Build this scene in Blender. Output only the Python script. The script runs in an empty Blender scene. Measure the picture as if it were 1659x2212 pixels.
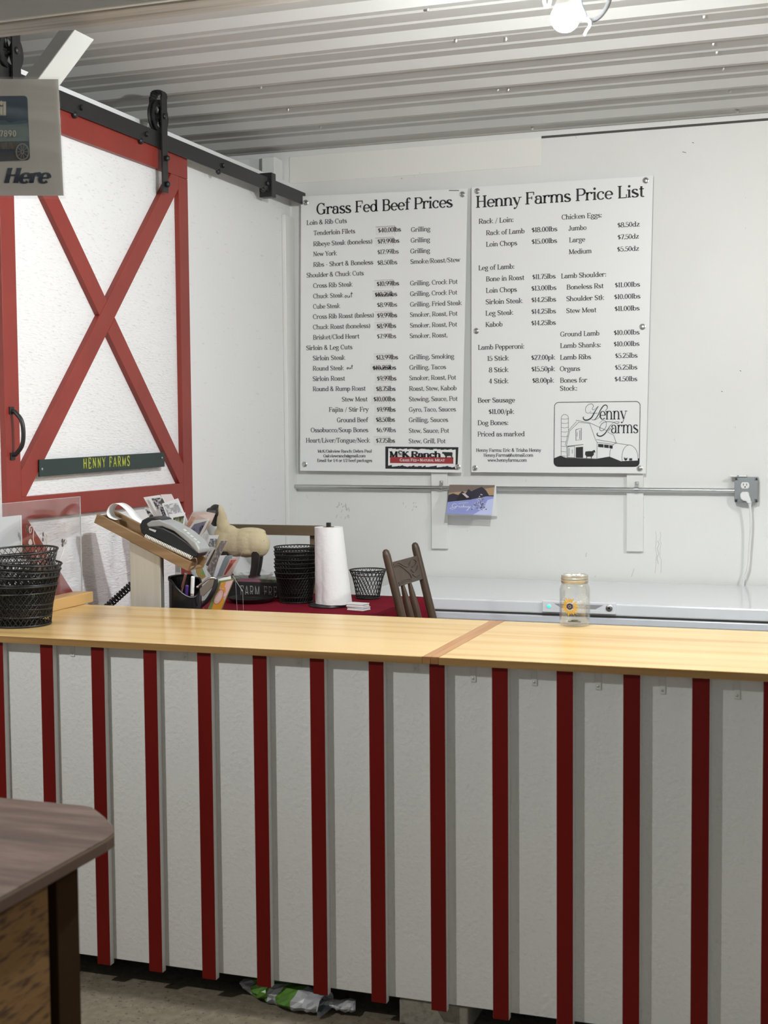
import bpy, math, random
from mathutils import Vector as V, Matrix
random.seed(7)
C = bpy.context.scene.collection
SC = bpy.context.scene
PI = math.pi
H = 1.443                                   # eye height above the floor

# ------------------------------------------------------------------ camera
RT = V((0.9445, 0.3283, -0.0082)); UP = V((-0.0123, 0.0602, 0.9981)); FW = V((-0.3282, 0.9427, -0.0609))
FW.normalize(); RT = (RT - FW * RT.dot(FW)).normalized(); UP = RT.cross(FW)
FPX = 2941.0
CAM = V((0, 0, H))
cd = bpy.data.cameras.new('camera'); cam = bpy.data.objects.new('camera', cd); C.objects.link(cam)
cam.matrix_world = Matrix(((RT.x, UP.x, -FW.x, 0), (RT.y, UP.y, -FW.y, 0), (RT.z, UP.z, -FW.z, H), (0, 0, 0, 1)))
cd.sensor_fit = 'HORIZONTAL'; cd.sensor_width = 36; cd.lens = 36 * FPX / 1659; cd.clip_start = .05
cd.dof.use_dof = True; cd.dof.focus_distance = 4.6; cd.dof.aperture_fstop = 9.0
SC.camera = cam

# ------------------------------------------------------------------ light and exposure
SC.view_settings.view_transform = 'Standard'; SC.view_settings.look = 'None'
SC.view_settings.gamma = 1; SC.view_settings.use_curve_mapping = False
SC.view_settings.exposure = 0.17
w = bpy.data.worlds.new('World'); SC.world = w; w.use_nodes = True
w.node_tree.nodes['Background'].inputs[0].default_value = (.93, .97, 1, 1)
w.node_tree.nodes['Background'].inputs[1].default_value = 0.36
BULB_STRENGTH = 2750.0
def lamp(name, loc, watts, r=.035, col=(1, .985, .965)):
    l = bpy.data.lights.new(name, 'POINT'); l.energy = watts; l.shadow_soft_size = r; l.color = col
    o = bpy.data.objects.new(name, l); C.objects.link(o); o.location = V(loc) + V((0, 0, H)); return o
sp_l = bpy.data.lights.new('room_bulb', 'SPOT'); sp_l.energy = 105; sp_l.shadow_soft_size = .04; sp_l.color = (1, .985, .965); sp_l.spot_size = math.radians(156); sp_l.spot_blend = .55
so = bpy.data.objects.new('room_bulb', sp_l); C.objects.link(so); so.location = (-2.5, 1.45, H + .97)     # downward shining lamp, points straight down
#      # bare bulbs along the ceiling, behind the photographer and off to the right
lamp('room_bulb', (1.1, 3.4, .92), 70)

# ------------------------------------------------------------------ pixel -> place helpers
def ray(x, y): return FW + RT * ((x - 829.5) / FPX) - UP * ((y - 1106) / FPX)
def onY(x, y, Y): d = ray(x, y); return CAM + d * (Y / d.y)
def onX(x, y, X): d = ray(x, y); return CAM + d * (X / d.x)
def onZ(x, y, z): d = ray(x, y); return CAM + d * (z / d.z)
def ppm(p): return FPX / (V(p) - CAM).dot(FW)

# ------------------------------------------------------------------ materials
MATS = {}
def mat(name, col=(.8, .8, .8), rough=.5, metal=0, bump=None, var=None, spec=.5, coat=0, emit=None):
    if name in MATS: return MATS[name]
    m = bpy.data.materials.new(name); m.use_nodes = True; nt = m.node_tree; N = nt.nodes; L = nt.links
    b = N['Principled BSDF']
    b.inputs['Base Color'].default_value = (*col, 1); b.inputs['Roughness'].default_value = rough
    b.inputs['Metallic'].default_value = metal; b.inputs['Specular IOR Level'].default_value = spec
    b.inputs['Coat Weight'].default_value = coat; b.inputs['Coat Roughness'].default_value = .06
    if emit: b.inputs['Emission Color'].default_value = (*emit[0], 1); b.inputs['Emission Strength'].default_value = emit[1]
    tc = N.new('ShaderNodeTexCoord')
    def noise(sc, st, det, rot=(0, 0, 0)):
        mp = N.new('ShaderNodeMapping'); mp.inputs['Scale'].default_value = st; mp.inputs['Rotation'].default_value = rot
        L.new(tc.outputs['Object'], mp.inputs[0])
        n = N.new('ShaderNodeTexNoise'); n.inputs['Scale'].default_value = sc; n.inputs['Detail'].default_value = det
        L.new(mp.outputs[0], n.inputs['Vector']); return n
    if var:   # list of (scale, stretch, colour2, lo, hi)
        prev = None
        for (sc, st, c2, lo, hi) in var:
            n = noise(sc, st, 4); mr = N.new('ShaderNodeMapRange'); mr.inputs[1].default_value = lo; mr.inputs[2].default_value = hi
            L.new(n.outputs['Fac'], mr.inputs[0])
            mx = N.new('ShaderNodeMix'); mx.data_type = 'RGBA'
            if prev: L.new(prev, mx.inputs[6])
            else: mx.inputs[6].default_value = (*col, 1)
            mx.inputs[7].default_value = (*c2, 1); L.new(mr.outputs[0], mx.inputs[0]); prev = mx.outputs[2]
        L.new(prev, b.inputs['Base Color'])
    if bump:  # list of (scale, stretch, strength, rot)
        prev = None
        for (sc, st, s, rot) in bump:
            n = noise(sc, st, 3, rot); bp = N.new('ShaderNodeBump'); bp.inputs['Strength'].default_value = s; bp.inputs['Distance'].default_value = .004
            L.new(n.outputs['Fac'], bp.inputs['Height'])
            if prev: L.new(prev, bp.inputs['Normal'])
            prev = bp.outputs[0]
        L.new(prev, b.inputs['Normal'])
    MATS[name] = m; return m

def clear_mat(name, tint=(1, 1, 1), fac=.06, edge=.5, gl=(1, 1, 1)):
    """thin clear plastic or glass: see-through with a surface sheen that grows at grazing angles"""
    m = bpy.data.materials.new(name); m.use_nodes = True; nt = m.node_tree; N = nt.nodes; L = nt.links
    for n in list(N):
        if n.type != 'OUTPUT_MATERIAL': N.remove(n)
    out = [n for n in N if n.type == 'OUTPUT_MATERIAL'][0]
    t = N.new('ShaderNodeBsdfTransparent'); t.inputs[0].default_value = (*tint, 1)
    g = N.new('ShaderNodeBsdfGlossy'); g.inputs['Roughness'].default_value = .05; g.inputs[0].default_value = (*gl, 1)
    lw = N.new('ShaderNodeLayerWeight'); lw.inputs[0].default_value = .25
    mr = N.new('ShaderNodeMapRange'); mr.inputs[3].default_value = fac; mr.inputs[4].default_value = edge
    L.new(lw.outputs['Facing'], mr.inputs[0])
    mx = N.new('ShaderNodeMixShader'); L.new(mr.outputs[0], mx.inputs[0]); L.new(t.outputs[0], mx.inputs[1]); L.new(g.outputs[0], mx.inputs[2])
    L.new(mx.outputs[0], out.inputs[0]); MATS[name] = m; return m

def osb_mat(name, col, col2, strength=.35, rough=.5, sc=1.0, dens=(.62, .70)):
    """strand board: short chips at mixed angles, under paint"""
    m = bpy.data.materials.new(name); m.use_nodes = True; nt = m.node_tree; N = nt.nodes; L = nt.links
    b = N['Principled BSDF']; b.inputs['Roughness'].default_value = rough; b.inputs['Specular IOR Level'].default_value = .35
    tc = N.new('ShaderNodeTexCoord')
    acc = None; flecks = None
    for k, rot in enumerate(((.3, .4, .2), (1.1, -.6, .9), (-.5, 1.3, -.8), (.9, .2, 1.9))):
        mp = N.new('ShaderNodeMapping'); mp.inputs['Rotation'].default_value = rot; mp.inputs['Scale'].default_value = (sc, sc * .22, sc)
        mp.inputs['Location'].default_value = (k * 3.7, k * 1.3, k)
        L.new(tc.outputs['Object'], mp.inputs[0])
        v = N.new('ShaderNodeTexVoronoi'); v.inputs['Scale'].default_value = 26; v.feature = 'F1'
        L.new(mp.outputs[0], v.inputs['Vector'])
        sp = N.new('ShaderNodeSeparateColor'); L.new(v.outputs['Color'], sp.inputs[0])
        n = N.new('ShaderNodeTexNoise'); n.inputs['Scale'].default_value = 120; n.inputs['Detail'].default_value = 2
        L.new(mp.outputs[0], n.inputs['Vector'])
        ad = N.new('ShaderNodeMath'); ad.operation = 'MULTIPLY'; L.new(sp.outputs[0], ad.inputs[0]); L.new(n.outputs['Fac'], ad.inputs[1])
        if acc:
            s = N.new('ShaderNodeMath'); s.operation = 'ADD'; L.new(acc, s.inputs[0]); L.new(ad.outputs[0], s.inputs[1]); acc = s.outputs[0]
        else: acc = ad.outputs[0]
        if k == 1: flecks = n.outputs['Fac']
    bp = N.new('ShaderNodeBump'); bp.inputs['Strength'].default_value = strength; bp.inputs['Distance'].default_value = .004
    L.new(acc, bp.inputs['Height']); L.new(bp.outputs[0], b.inputs['Normal'])
    mr = N.new('ShaderNodeMapRange'); mr.inputs[1].default_value = dens[0]; mr.inputs[2].default_value = dens[1]; L.new(flecks, mr.inputs[0])
    mx = N.new('ShaderNodeMix'); mx.data_type = 'RGBA'; mx.inputs[6].default_value = (*col, 1); mx.inputs[7].default_value = (*col2, 1)
    L.new(mr.outputs[0], mx.inputs[0]); L.new(mx.outputs[2], b.inputs['Base Color'])
    MATS[name] = m; return m

def wood_mat(name, c1, c2, axis='x', rough=.4, coat=0, sc=1.0, lo=.42, hi=.62, c3=None):
    st = {'x': (1.2 * sc, 22 * sc, 22 * sc), 'y': (22 * sc, 1.2 * sc, 22 * sc), 'z': (22 * sc, 22 * sc, 1.2 * sc)}[axis]
    st2 = tuple(v * .3 for v in st)
    return mat(name, c1, rough, 0, [(1, tuple(v * 3 for v in st), .12, (0, 0, 0))], [(1, st, c2, lo, hi), (1, st2, c3 or c2, .5, .8)], coat=coat)

# ------------------------------------------------------------------ mesh collector
ORG = {}
class M:
    def __init__(s): s.v = []; s.f = []; s.m = []
    def add(s, vs, fs, m=0):
        o = len(s.v); s.v += [V(p) for p in vs]
        for f in fs: s.f.append(tuple(i + o for i in f)); s.m.append(m)
        return s
    def box(s, a, b, m=0, T=None):
        x0, y0, z0 = a; x1, y1, z1 = b
        vs = [V((x, y, z)) for z in (z0, z1) for (x, y) in ((x0, y0), (x1, y0), (x1, y1), (x0, y1))]
        if T: vs = [T @ p for p in vs]
        return s.add(vs, [(3, 2, 1, 0), (4, 5, 6, 7), (0, 1, 5, 4), (1, 2, 6, 5), (2, 3, 7, 6), (3, 0, 4, 7)], m)
    def prism(s, poly, d, m=0, m_side=None):
        """closed polygon of 3D points extruded along vector d"""
        n = len(poly); d = V(d); a = [V(p) for p in poly]
        s.add(a + [p + d for p in a], [tuple(range(n)), tuple(range(2 * n - 1, n - 1, -1))], m)
        o = len(s.v) - 2 * n
        for i in range(n):
            j = (i + 1) % n; s.f.append((o + i, o + n + i, o + n + j, o + j)); s.m.append(m if m_side is None else m_side)
        return s
    def tube(s, path, r, n=8, closed=False, m=0, cap=True):
        P = [V(p) for p in path]; k = len(P); R = r if hasattr(r, '__len__') else [r] * k
        o = len(s.v); ref = None
        for i, p in enumerate(P):
            if closed: t = P[(i + 1) % k] - P[i - 1]
            else: t = P[min(i + 1, k - 1)] - P[max(i - 1, 0)]
            t = t.normalized() if t.length > 1e-9 else V((0, 0, 1))
            if ref is None:
                ref = t.orthogonal().normalized()
            ref = (ref - t * ref.dot(t))
            ref = ref.normalized() if ref.length > 1e-6 else t.orthogonal().normalized()
            bi = t.cross(ref)
            for q in range(n):
                a = 2 * PI * q / n; s.v.append(p + (ref * math.cos(a) + bi * math.sin(a)) * R[i])
        rng = k if closed else k - 1
        for i in range(rng):
            j = (i + 1) % k
            for q in range(n):
                q2 = (q + 1) % n; s.f.append((o + i * n + q, o + i * n + q2, o + j * n + q2, o + j * n + q)); s.m.append(m)
        if cap and not closed:
            s.f.append(tuple(o + q for q in range(n - 1, -1, -1))); s.m.append(m)
            s.f.append(tuple(o + (k - 1) * n + q for q in range(n))); s.m.append(m)
        return s
    def lathe(s, prof, c=(0, 0, 0), n=32, m=0, T=None, caps=True):
        """profile [(r,z)] around z"""
        c = V(c); o = len(s.v)
        for (r, z) in prof:
            for q in range(n):
                a = 2 * PI * q / n; p = V((r * math.cos(a), r * math.sin(a), z)); s.v.append(c + (T @ p if T else p))
        k = len(prof)
        for i in range(k - 1):
            for q in range(n):
                q2 = (q + 1) % n; s.f.append((o + i * n + q, o + i * n + q2, o + (i + 1) * n + q2, o + (i + 1) * n + q)); s.m.append(m)
        if caps:
            if prof[0][0] > 1e-4: s.f.append(tuple(o + q for q in range(n - 1, -1, -1))); s.m.append(m)
            if prof[-1][0] > 1e-4: s.f.append(tuple(o + (k - 1) * n + q for q in range(n))); s.m.append(m)
        return s
    def ball(s, c, r, n=16, m=0, T=None):
        r = r if hasattr(r, '__len__') else (r, r, r); k = n // 2
        o = len(s.v); c = V(c)
        for i in range(k + 1):
            th = PI * i / k
            for q in range(n):
                a = 2 * PI * q / n; p = V((r[0] * math.sin(th) * math.cos(a), r[1] * math.sin(th) * math.sin(a), -r[2] * math.cos(th)))
                s.v.append(c + (T @ p if T else p))
        for i in range(k):
            for q in range(n):
                q2 = (q + 1) % n; s.f.append((o + i * n + q, o + i * n + q2, o + (i + 1) * n + q2, o + (i + 1) * n + q)); s.m.append(m)
        return s
    def build(s, name, mats, parent=None, smooth=False, bevel=0, seg=2, auto=True):
        mats = mats if isinstance(mats, (list, tuple)) else [mats]
        if parent is not None: org = ORG[parent.name]
        else:
            xs = [p.x for p in s.v]; ys = [p.y for p in s.v]; zs = [p.z for p in s.v]
            org = V(((min(xs) + max(xs)) / 2, (min(ys) + max(ys)) / 2, min(zs)))
        me = bpy.data.meshes.new(name); me.from_pydata([p - org for p in s.v], [], s.f)
        for mm in mats: me.materials.append(mm)
        me.polygons.foreach_set('material_index', s.m)
        if smooth:
            me.polygons.foreach_set('use_smooth', [True] * len(me.polygons))
        me.validate(); me.update()
        if smooth and auto:
            try: me.set_sharp_from_angle(angle=math.radians(40))
            except Exception: pass
        o = bpy.data.objects.new(name, me); C.objects.link(o); ORG[o.name] = org
        if parent is not None: o.parent = parent
        else: o.location = org
        if bevel:
            bm = o.modifiers.new('bevel', 'BEVEL'); bm.width = bevel; bm.segments = seg; bm.limit_method = 'ANGLE'; bm.angle_limit = math.radians(40)
        return o

def fix_normals(o):
    import bmesh
    bm = bmesh.new(); bm.from_mesh(o.data); bmesh.ops.recalc_face_normals(bm, faces=bm.faces); bm.to_mesh(o.data); bm.free()
def thing(name, label, cat, loc, group=None):
    o = bpy.data.objects.new(name, None); C.objects.link(o); o.location = V(loc); ORG[o.name] = V(loc)
    o.empty_display_size = .05
    return tag(o, label, cat, group)
def tag(o, label=None, cat=None, group=None, kind=None):
    if label: o['label'] = label
    if cat: o['category'] = cat
    if group: o['group'] = group
    if kind: o['kind'] = kind
    return o
def struct(o, label=None):
    o['kind'] = 'structure'
    if label: o['label'] = label
    return o
def dup(root, loc, label, group=None):
    r = root.copy(); C.objects.link(r); r.location = V(loc); ORG[r.name] = V(loc)
    r['label'] = label
    if group: r['group'] = group
    for ch in list(root.children):
        c = ch.copy(); C.objects.link(c); c.parent = r
        for g in list(ch.children):
            d = g.copy(); C.objects.link(d); d.parent = c
    return r
def spline(pts, n=8):
    """Catmull-Rom through points"""
    P = [V(p) for p in pts]; P = [P[0] * 2 - P[1]] + P + [P[-1] * 2 - P[-2]]; out = []
    for i in range(1, len(P) - 2):
        for k in range(n):
            t = k / n; a, b, c, d = P[i - 1:i + 3]
            out.append(.5 * ((2 * b) + (c - a) * t + (2 * a - 5 * b + 4 * c - d) * t * t + (3 * b - a - 3 * c + d) * t ** 3))
    out.append(P[-2]); return out

# ------------------------------------------------------------------ lettering: an own serif alphabet drawn as strokes
G = {}
def glyphs(txt):
    for line in txt.strip().split('\n'):
        ch, adv, spec = line.split('|'); G[ch] = (float(adv), [c.split() for c in spec.split(';') if c.strip()])
glyphs('''
a|4.7|A 2 3.2 1.5 1.3 165 0;V 3.5 3.2 .5;A 2 1.4 1.5 1.3 70 360;b 3.9 .6;D .9 3.3 .45
b|5|V .9 7.2 .2;t .5 7.2 .8;A 2.6 2.3 1.7 2.2 0 360
c|4.3|A 2.3 2.3 1.8 2.2 40 320;D 3.5 3.6 .5
d|5.2|V 4 7.2 .1;t 3.6 7.2 .8;b 4.4 .7;A 2.3 2.3 1.7 2.2 0 360
e|4.5|A 2.3 2.3 1.8 2.2 0 318;P .5 2.35 4.2 2.35
f|3.3|V 1.5 0 5.6;A 2.7 5.6 1.2 1.5 180 60;D 3.3 6.5 .45;P .2 4.5 3.1 4.5;b 1.5 1.1
g|4.6|A 2.1 3.1 1.5 1.5 0 360;A 2.2 -.9 1.9 1.2 0 360;P 1.2 1.8 .8 1 1.6 .3;P 3.4 4.2 4.4 4.6
h|5.3|V .9 7.2 0;t .5 7.2 .8;b .9 1;A 2.6 3 1.5 1.6 170 0;V 4.1 3 0;b 4.1 1
i|2.3|V 1.1 4.6 0;t .7 4.6 .8;b 1.1 1;D 1.1 6.4 .65
j|2.3|V 1.1 4.6 -1;A 0 -1 1.1 1.2 0 -100;t .7 4.6 .8;D 1.1 6.4 .65
k|5|V .9 7.2 0;t .5 7.2 .8;b .9 1;P 1 1.8 3.6 4.5;t 3.6 4.7 .9;P 1.9 2.7 4 .2;b 4.2 .9
l|2.3|V 1.1 7.2 0;t .7 7.2 .8;b 1.1 1
m|7.8|V .9 4.6 0;t .5 4.6 .8;b .9 .9;A 2.4 3.1 1.4 1.5 170 0;V 3.8 3.1 0;b 3.8 .9;A 5.3 3.1 1.4 1.5 170 0;V 6.7 3.1 0;b 6.7 .9
n|5.2|V .9 4.6 0;t .5 4.6 .8;b .9 1;A 2.5 3.1 1.5 1.5 170 0;V 4 3.1 0;b 4 1
o|4.7|A 2.3 2.3 1.8 2.2 0 360
p|5|V .9 4.6 -2.2;t .5 4.6 .8;B .9 -2.4 1;A 2.6 2.3 1.7 2.2 0 360
q|5|V 4 4.6 -2.2;B 4 -2.4 1;A 2.3 2.3 1.7 2.2 0 360
r|3.9|V .9 4.6 0;t .5 4.6 .8;b .9 1;A 2.5 3.1 1.5 1.4 170 50;D 3.3 4 .55
s|3.9|A 1.9 3.4 1.3 1.1 40 250;A 1.9 1.2 1.5 1.1 75 -140;W 1 2.9 2.9 1.7;D 3 4 .4;D .6 .6 .45
t|3.2|V 1.4 6 1;A 2.3 1 .9 .9 180 310;P .2 4.5 2.8 4.5
u|5.3|V .9 4.6 1.6;t .5 4.6 .8;A 2.4 1.6 1.5 1.5 180 350;V 4 4.6 .1;t 3.6 4.6 .8;b 4.4 .6
v|4.5|W .5 4.5 2.3 .2;P 2.3 .2 4 4.5;t .5 4.7 .9;t 4 4.7 .9
w|6.4|W .5 4.5 1.9 .2;P 1.9 .2 3.2 4.4;W 3.2 4.4 4.6 .2;P 4.6 .2 5.9 4.5;t .5 4.7 .8;t 5.9 4.7 .8
x|4.5|W .6 4.5 3.8 .2;P 3.8 4.5 .6 .2;b .6 .8;b 3.8 .8;t .6 4.7 .8;t 3.8 4.7 .8
y|4.5|W .6 4.5 2.4 .3;P 4 4.5 2 -1.2 1.2 -2;D .9 -1.7 .5;t .6 4.7 .9;t 4 4.7 .9
z|4.2|P .5 4.5 3.6 4.5;W 3.6 4.5 .5 .2;P .4 .2 3.8 .2;P 3.8 .2 3.8 1.3
A|6|P .6 .2 3 7;W 3 7 5.4 .2;P 1.6 2.4 4.4 2.4;b .6 .9;b 5.4 1
B|5.6|V 1.1 7 0;P .2 6.85 3 6.85;P .2 .15 3 .15;P 1.1 3.7 3 3.7;A 3 5.25 1.5 1.6 90 -90;A 3 1.95 1.9 1.8 90 -90
C|6|A 3.2 3.5 2.6 3.4 45 315;P 5.2 6.9 5.2 4.8
D|6.3|V 1.1 7 0;P .2 6.85 2.6 6.85;P .2 .15 2.6 .15;A 2.6 3.5 3.1 3.35 90 -90
E|5.4|V 1.1 7 0;P .2 6.85 4.8 6.85;P .2 .15 4.9 .15;P 1.1 3.6 3.6 3.6;P 4.7 6.9 4.7 5.4;P 4.8 .1 4.8 1.7;P 3.6 4.4 3.6 2.8
F|5.2|V 1.1 7 0;P .2 6.85 4.8 6.85;b 1.1 1.2;P 1.1 3.6 3.6 3.6;P 4.7 6.9 4.7 5.2;P 3.6 4.5 3.6 2.7
G|6.7|A 3.2 3.5 2.6 3.4 45 330;P 5.2 6.9 5.2 4.9;V 5.3 3 .3;t 5.2 3.1 1.1
H|6.3|V 1.1 7 0;V 5 7 0;P 1.1 3.6 5 3.6;t 1.1 7 1.1;b 1.1 1.1;t 5 7 1.1;b 5 1.1
I|2.6|V 1.2 7 0;t 1.2 7 1;b 1.2 1
J|4|V 2.6 7 1.4;A 1.4 1.4 1.2 1.4 0 -150;t 2.6 7 1.1;D .6 1.2 .6
K|6|V 1.1 7 0;t 1.1 7 1;b 1.1 1;P 1.3 2.6 4.7 6.9;t 4.7 7 1;W 2.4 3.8 5.1 .2;b 5.3 1
L|5.1|V 1.1 7 0;t 1.1 7 1.1;P .2 .15 4.8 .15;P 4.7 .1 4.7 2
M|7.5|v 1 7 0;W 1 6.9 3.6 .4;P 3.6 .4 6.2 6.9;V 6.3 7 0;t .7 7 .8;t 6.6 7 .9;b 1 1;b 6.3 1.1
N|6.3|v 1 7 0;W .9 6.9 5 .2;v 5.1 7 0;t .7 7 .8;b 1 1;t 5.1 7 1
O|6.5|A 3.2 3.5 2.7 3.4 0 360
P|5.4|V 1.1 7 0;P .2 6.85 3.1 6.85;P 1.1 3.2 3.1 3.2;A 3.1 5.02 1.9 1.83 90 -90;b 1.1 1.1
R|5.9|V 1.1 7 0;P .2 6.85 3.1 6.85;P 1.1 3.3 3.1 3.3;A 3.1 5.07 1.8 1.78 90 -90;b 1.1 1.1;W 3 3.2 4.8 .3;b 5.1 .9
S|5|A 2.4 5.2 1.7 1.65 40 240;A 2.5 1.8 1.8 1.65 60 -140;W 1.2 4.4 3.8 2.7;P 4.1 6.9 4.1 5.3;P .7 .1 .7 1.8
T|5.6|V 2.8 7 0;P .3 6.85 5.3 6.85;P .4 6.9 .4 5.2;P 5.2 6.9 5.2 5.2;b 2.8 1.2
U|6.2|V 1.1 7 2;A 3.1 2 2 1.9 180 360;v 5.1 7 2;t 1.1 7 1;t 5.1 7 .9
W|8|W .6 7 2.3 .2;P 2.3 .2 4 6.8;W 4 6.8 5.7 .2;P 5.7 .2 7.4 7;t .6 7 .9;t 7.4 7 .9
Y|5.6|W .6 6.9 2.8 3.2;P 5 6.9 2.8 3.2;V 2.8 3.3 0;t .6 7 1;t 5 7 1;b 2.8 1.1
0|4.4|A 2.2 3.5 1.6 3.4 0 360
1|2.7|V 1.4 7 0;P .4 6 1.4 7;b 1.4 1
2|4.4|A 2.1 5.1 1.6 1.8 170 -30;W 3.5 4.1 .6 .4;P .4 .2 4 .2;P 3.9 .1 3.9 1.3
3|4.2|A 2 5.2 1.4 1.6 150 -90;A 2 1.85 1.7 1.75 90 -150;D .6 1 .5
4|4.5|V 3.1 7 0;P 3 6.9 .3 2;P .3 2 4.2 2;b 3.1 .9
5|4.3|P .9 6.75 3.8 6.75;P .9 6.8 .8 3.8;A 2 2.2 1.8 2.1 130 -150;D .5 1 .5
6|4.4|A 2.2 2.1 1.7 2 0 360;A 3.2 2.6 2.7 4.3 180 105
7|4.2|P .4 6.8 4 6.8;W 4 6.8 1.7 0;P .45 6.9 .45 5.4
8|4.4|A 2.2 5.2 1.5 1.65 0 360;A 2.2 1.8 1.8 1.75 0 360
9|4.4|A 2.2 4.9 1.7 2 0 360;A 1.2 4.4 2.7 4.3 0 -75
$|4.2|A 2.1 4.7 1.4 1.3 40 240;A 2.1 2.1 1.5 1.3 60 -140;W 1.1 4.1 3.2 2.7;v 2.1 6.9 -.1
.|1.8|D .9 .5 .6
,|1.8|D .9 .5 .6;P 1.2 .4 .6 -1
:|2|D 1 .6 .6;D 1 3.9 .6
/|3.2|P .2 -1 3 7.2
(|2.6|A 2.8 2.7 2 4.2 120 240
)|2.6|A -.2 2.7 2 4.2 60 -60
-|3|P .4 2.6 2.6 2.6
*|2.6|D 1.3 3.2 .8
+|4|P 2 5 2 1;P .4 3 3.6 3
&|6|A 2.2 5.6 1.2 1.3 0 360;W 1.3 4.8 5 .2;A 2.1 1.9 1.7 1.8 110 350;P 3.8 2 4.8 4
@|6.6|A 3.2 2.6 2.9 3.1 -60 300;A 3.1 2.6 1.3 1.5 0 360;v 4.5 4.1 1.2
'|1.6|V .8 7 5.2
''')
def stroke(mesh, pts, wid, fn, m=0):
    """flat ribbon along 2D points with a width for each point"""
    n = len(pts); vs = []
    for i, p in enumerate(pts):
        a = pts[max(i - 1, 0)]; b = pts[min(i + 1, n - 1)]
        dx, dy = b[0] - a[0], b[1] - a[1]; l = math.hypot(dx, dy) or 1
        w_ = wid[i] / 2; nx, ny = -dy / l * w_, dx / l * w_
        vs.append(fn(p[0] + nx, p[1] + ny)); vs.append(fn(p[0] - nx, p[1] - ny))
    mesh.add(vs, [(2 * i, 2 * i + 1, 2 * i + 3, 2 * i + 2) for i in range(n - 1)], m)
def draw_text(mesh, txt, fn, thick=1.0, thin=.42, serif=True, seg=14, m=0, slant=0, track=0):
    """fn maps glyph units (x, y) to 3D; returns nothing"""
    X = 0
    for ch in txt:
        if ch == ' ': X += 2.6 + track; continue
        adv, cs = G[ch]
        def f(x, y, X=X): return fn(X + x + slant * y, y)
        for c in cs:
            k = c[0]; a = [float(q) for q in c[1:]]
            if k in 'Vv':
                wd = thick if k == 'V' else thin * 1.25; stroke(mesh, [(a[0], a[1]), (a[0], a[2])], [wd, wd], f, m)
            elif k in 'PW':
                pts = [(a[i], a[i + 1]) for i in range(0, len(a), 2)]
                wd = thick if k == 'W' else thin; stroke(mesh, pts, [wd] * len(pts), f, m)
            elif k == 'A':
                cx, cy, rx, ry, a0, a1 = a; n = max(4, int(abs(a1 - a0) / 360 * seg) + 1); pts = []; wd = []
                for i in range(n + 1):
                    t = math.radians(a0 + (a1 - a0) * i / n); pts.append((cx + rx * math.cos(t), cy + ry * math.sin(t)))
                    wd.append(thin + (thick - thin) * abs(math.cos(t)) ** 1.5)
                stroke(mesh, pts, wd, f, m)
            elif k in 'btB':
                if not serif: continue
                if k == 'B': x, y, hw = a
                elif k == 'b': x, hw = a; y = 0
                else: x, y, hw = a; y -= thin
                mesh.add([f(x - hw, y), f(x + hw, y), f(x + hw, y + thin), f(x - hw, y + thin)], [(0, 1, 2, 3)], m)
            elif k == 'D':
                x, y, r = a; r *= max(.9, thick); mesh.add([f(x + r * math.cos(q * PI / 4), y + r * math.sin(q * PI / 4)) for q in range(8)], [tuple(range(8))], m)
        X += adv + track
def text_len(txt, track=0): return sum((2.6 + track) if c == ' ' else G[c][0] + track for c in txt)
def line_on(mesh, txt, P, x0, x1, y, cap_px, off=.0006, tilt=0, **kw):
    """text fitted between pixel columns x0..x1 on the plane function P(x,y), baseline at pixel y at x0"""
    a = P(x0, y); b = P(x1, y); R = (b - a); R.z = 0; Ln = R.length; R = R.normalized(); U = V((0, 0, 1))
    if tilt: R = (R + U * tilt).normalized(); U = (U - R * U.dot(R)).normalized()
    Nn = R.cross(U); s = Ln / text_len(txt, kw.get('track', 0)); sy = cap_px / ppm(a) / 7
    draw_text(mesh, txt, lambda x, y_: a + R * (x * s) + U * (y_ * sy) + Nn * off, **kw)
# ------------------------------------------------------------------ palette
YB = 5.65; XL = -.4242 * YB; DX = XL + .066; ZC = H + 1.213
m_wall = mat('painted_wall', (.80, .80, .775), .55, bump=[(9, (1, 1, 1), .05, (0, 0, 0)), (70, (1, 1, 1), .06, (0, 0, 0))], var=[(1.6, (1, 1, 1), (.76, .76, .73), .45, .75), (55, (1, 1, .5), (.55, .55, .52), .74, .80)])
m_trimw = mat('white_trim_paint', (.79, .79, .76), .5, bump=[(30, (1, 1, 6), .08, (0, 0, 0))])
m_frieze = mat('frieze_paint', (.85, .84, .79), .5, bump=[(30, (1, 6, 1), .06, (0, 0, 0))], var=[(40, (1, 1, 1), (.5, .5, .47), .73, .78)])
m_leftw = osb_mat('painted_partition', (.80, .80, .79), (.70, .70, .68), .10, .5, .8, (.66, .76))
m_osbw = osb_mat('white_strand_board', (.79, .79, .79), (.64, .63, .62), .6, .42, 1.6, (.60, .74))
m_front = osb_mat('white_counter_paint', (.74, .74, .715), (.69, .69, .66), .30, .45, .8, (.60, .75))
m_ceil = mat('white_steel_sheet', (.50, .495, .475), .55, bump=[(4, (1, 1, 1), .05, (0, 0, 0))], var=[(2.2, (.6, 2, 1), (.46, .455, .435), .45, .75)], spec=.3)
m_red = mat('barn_red_paint', (.245, .028, .018), .42, bump=[(40, (1, 1, .1), .05, (0, 0, 0))], var=[(5, (1, 1, 1), (.21, .022, .014), .4, .7)])
m_red2 = mat('counter_red_paint', (.165, .005, .003), .5, 0, spec=.22, bump=[(60, (1, 1, .15), .06, (0, 0, 0))], var=[(6, (1, 1, .4), (.135, .004, .002), .4, .7), (70, (1, 1, 1), (.28, .05, .03), .75, .79)])
m_black = mat('black_steel', (.012, .012, .013), .42, spec=.5)
m_wire = mat('black_wire', (.006, .006, .006), .5)
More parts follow.
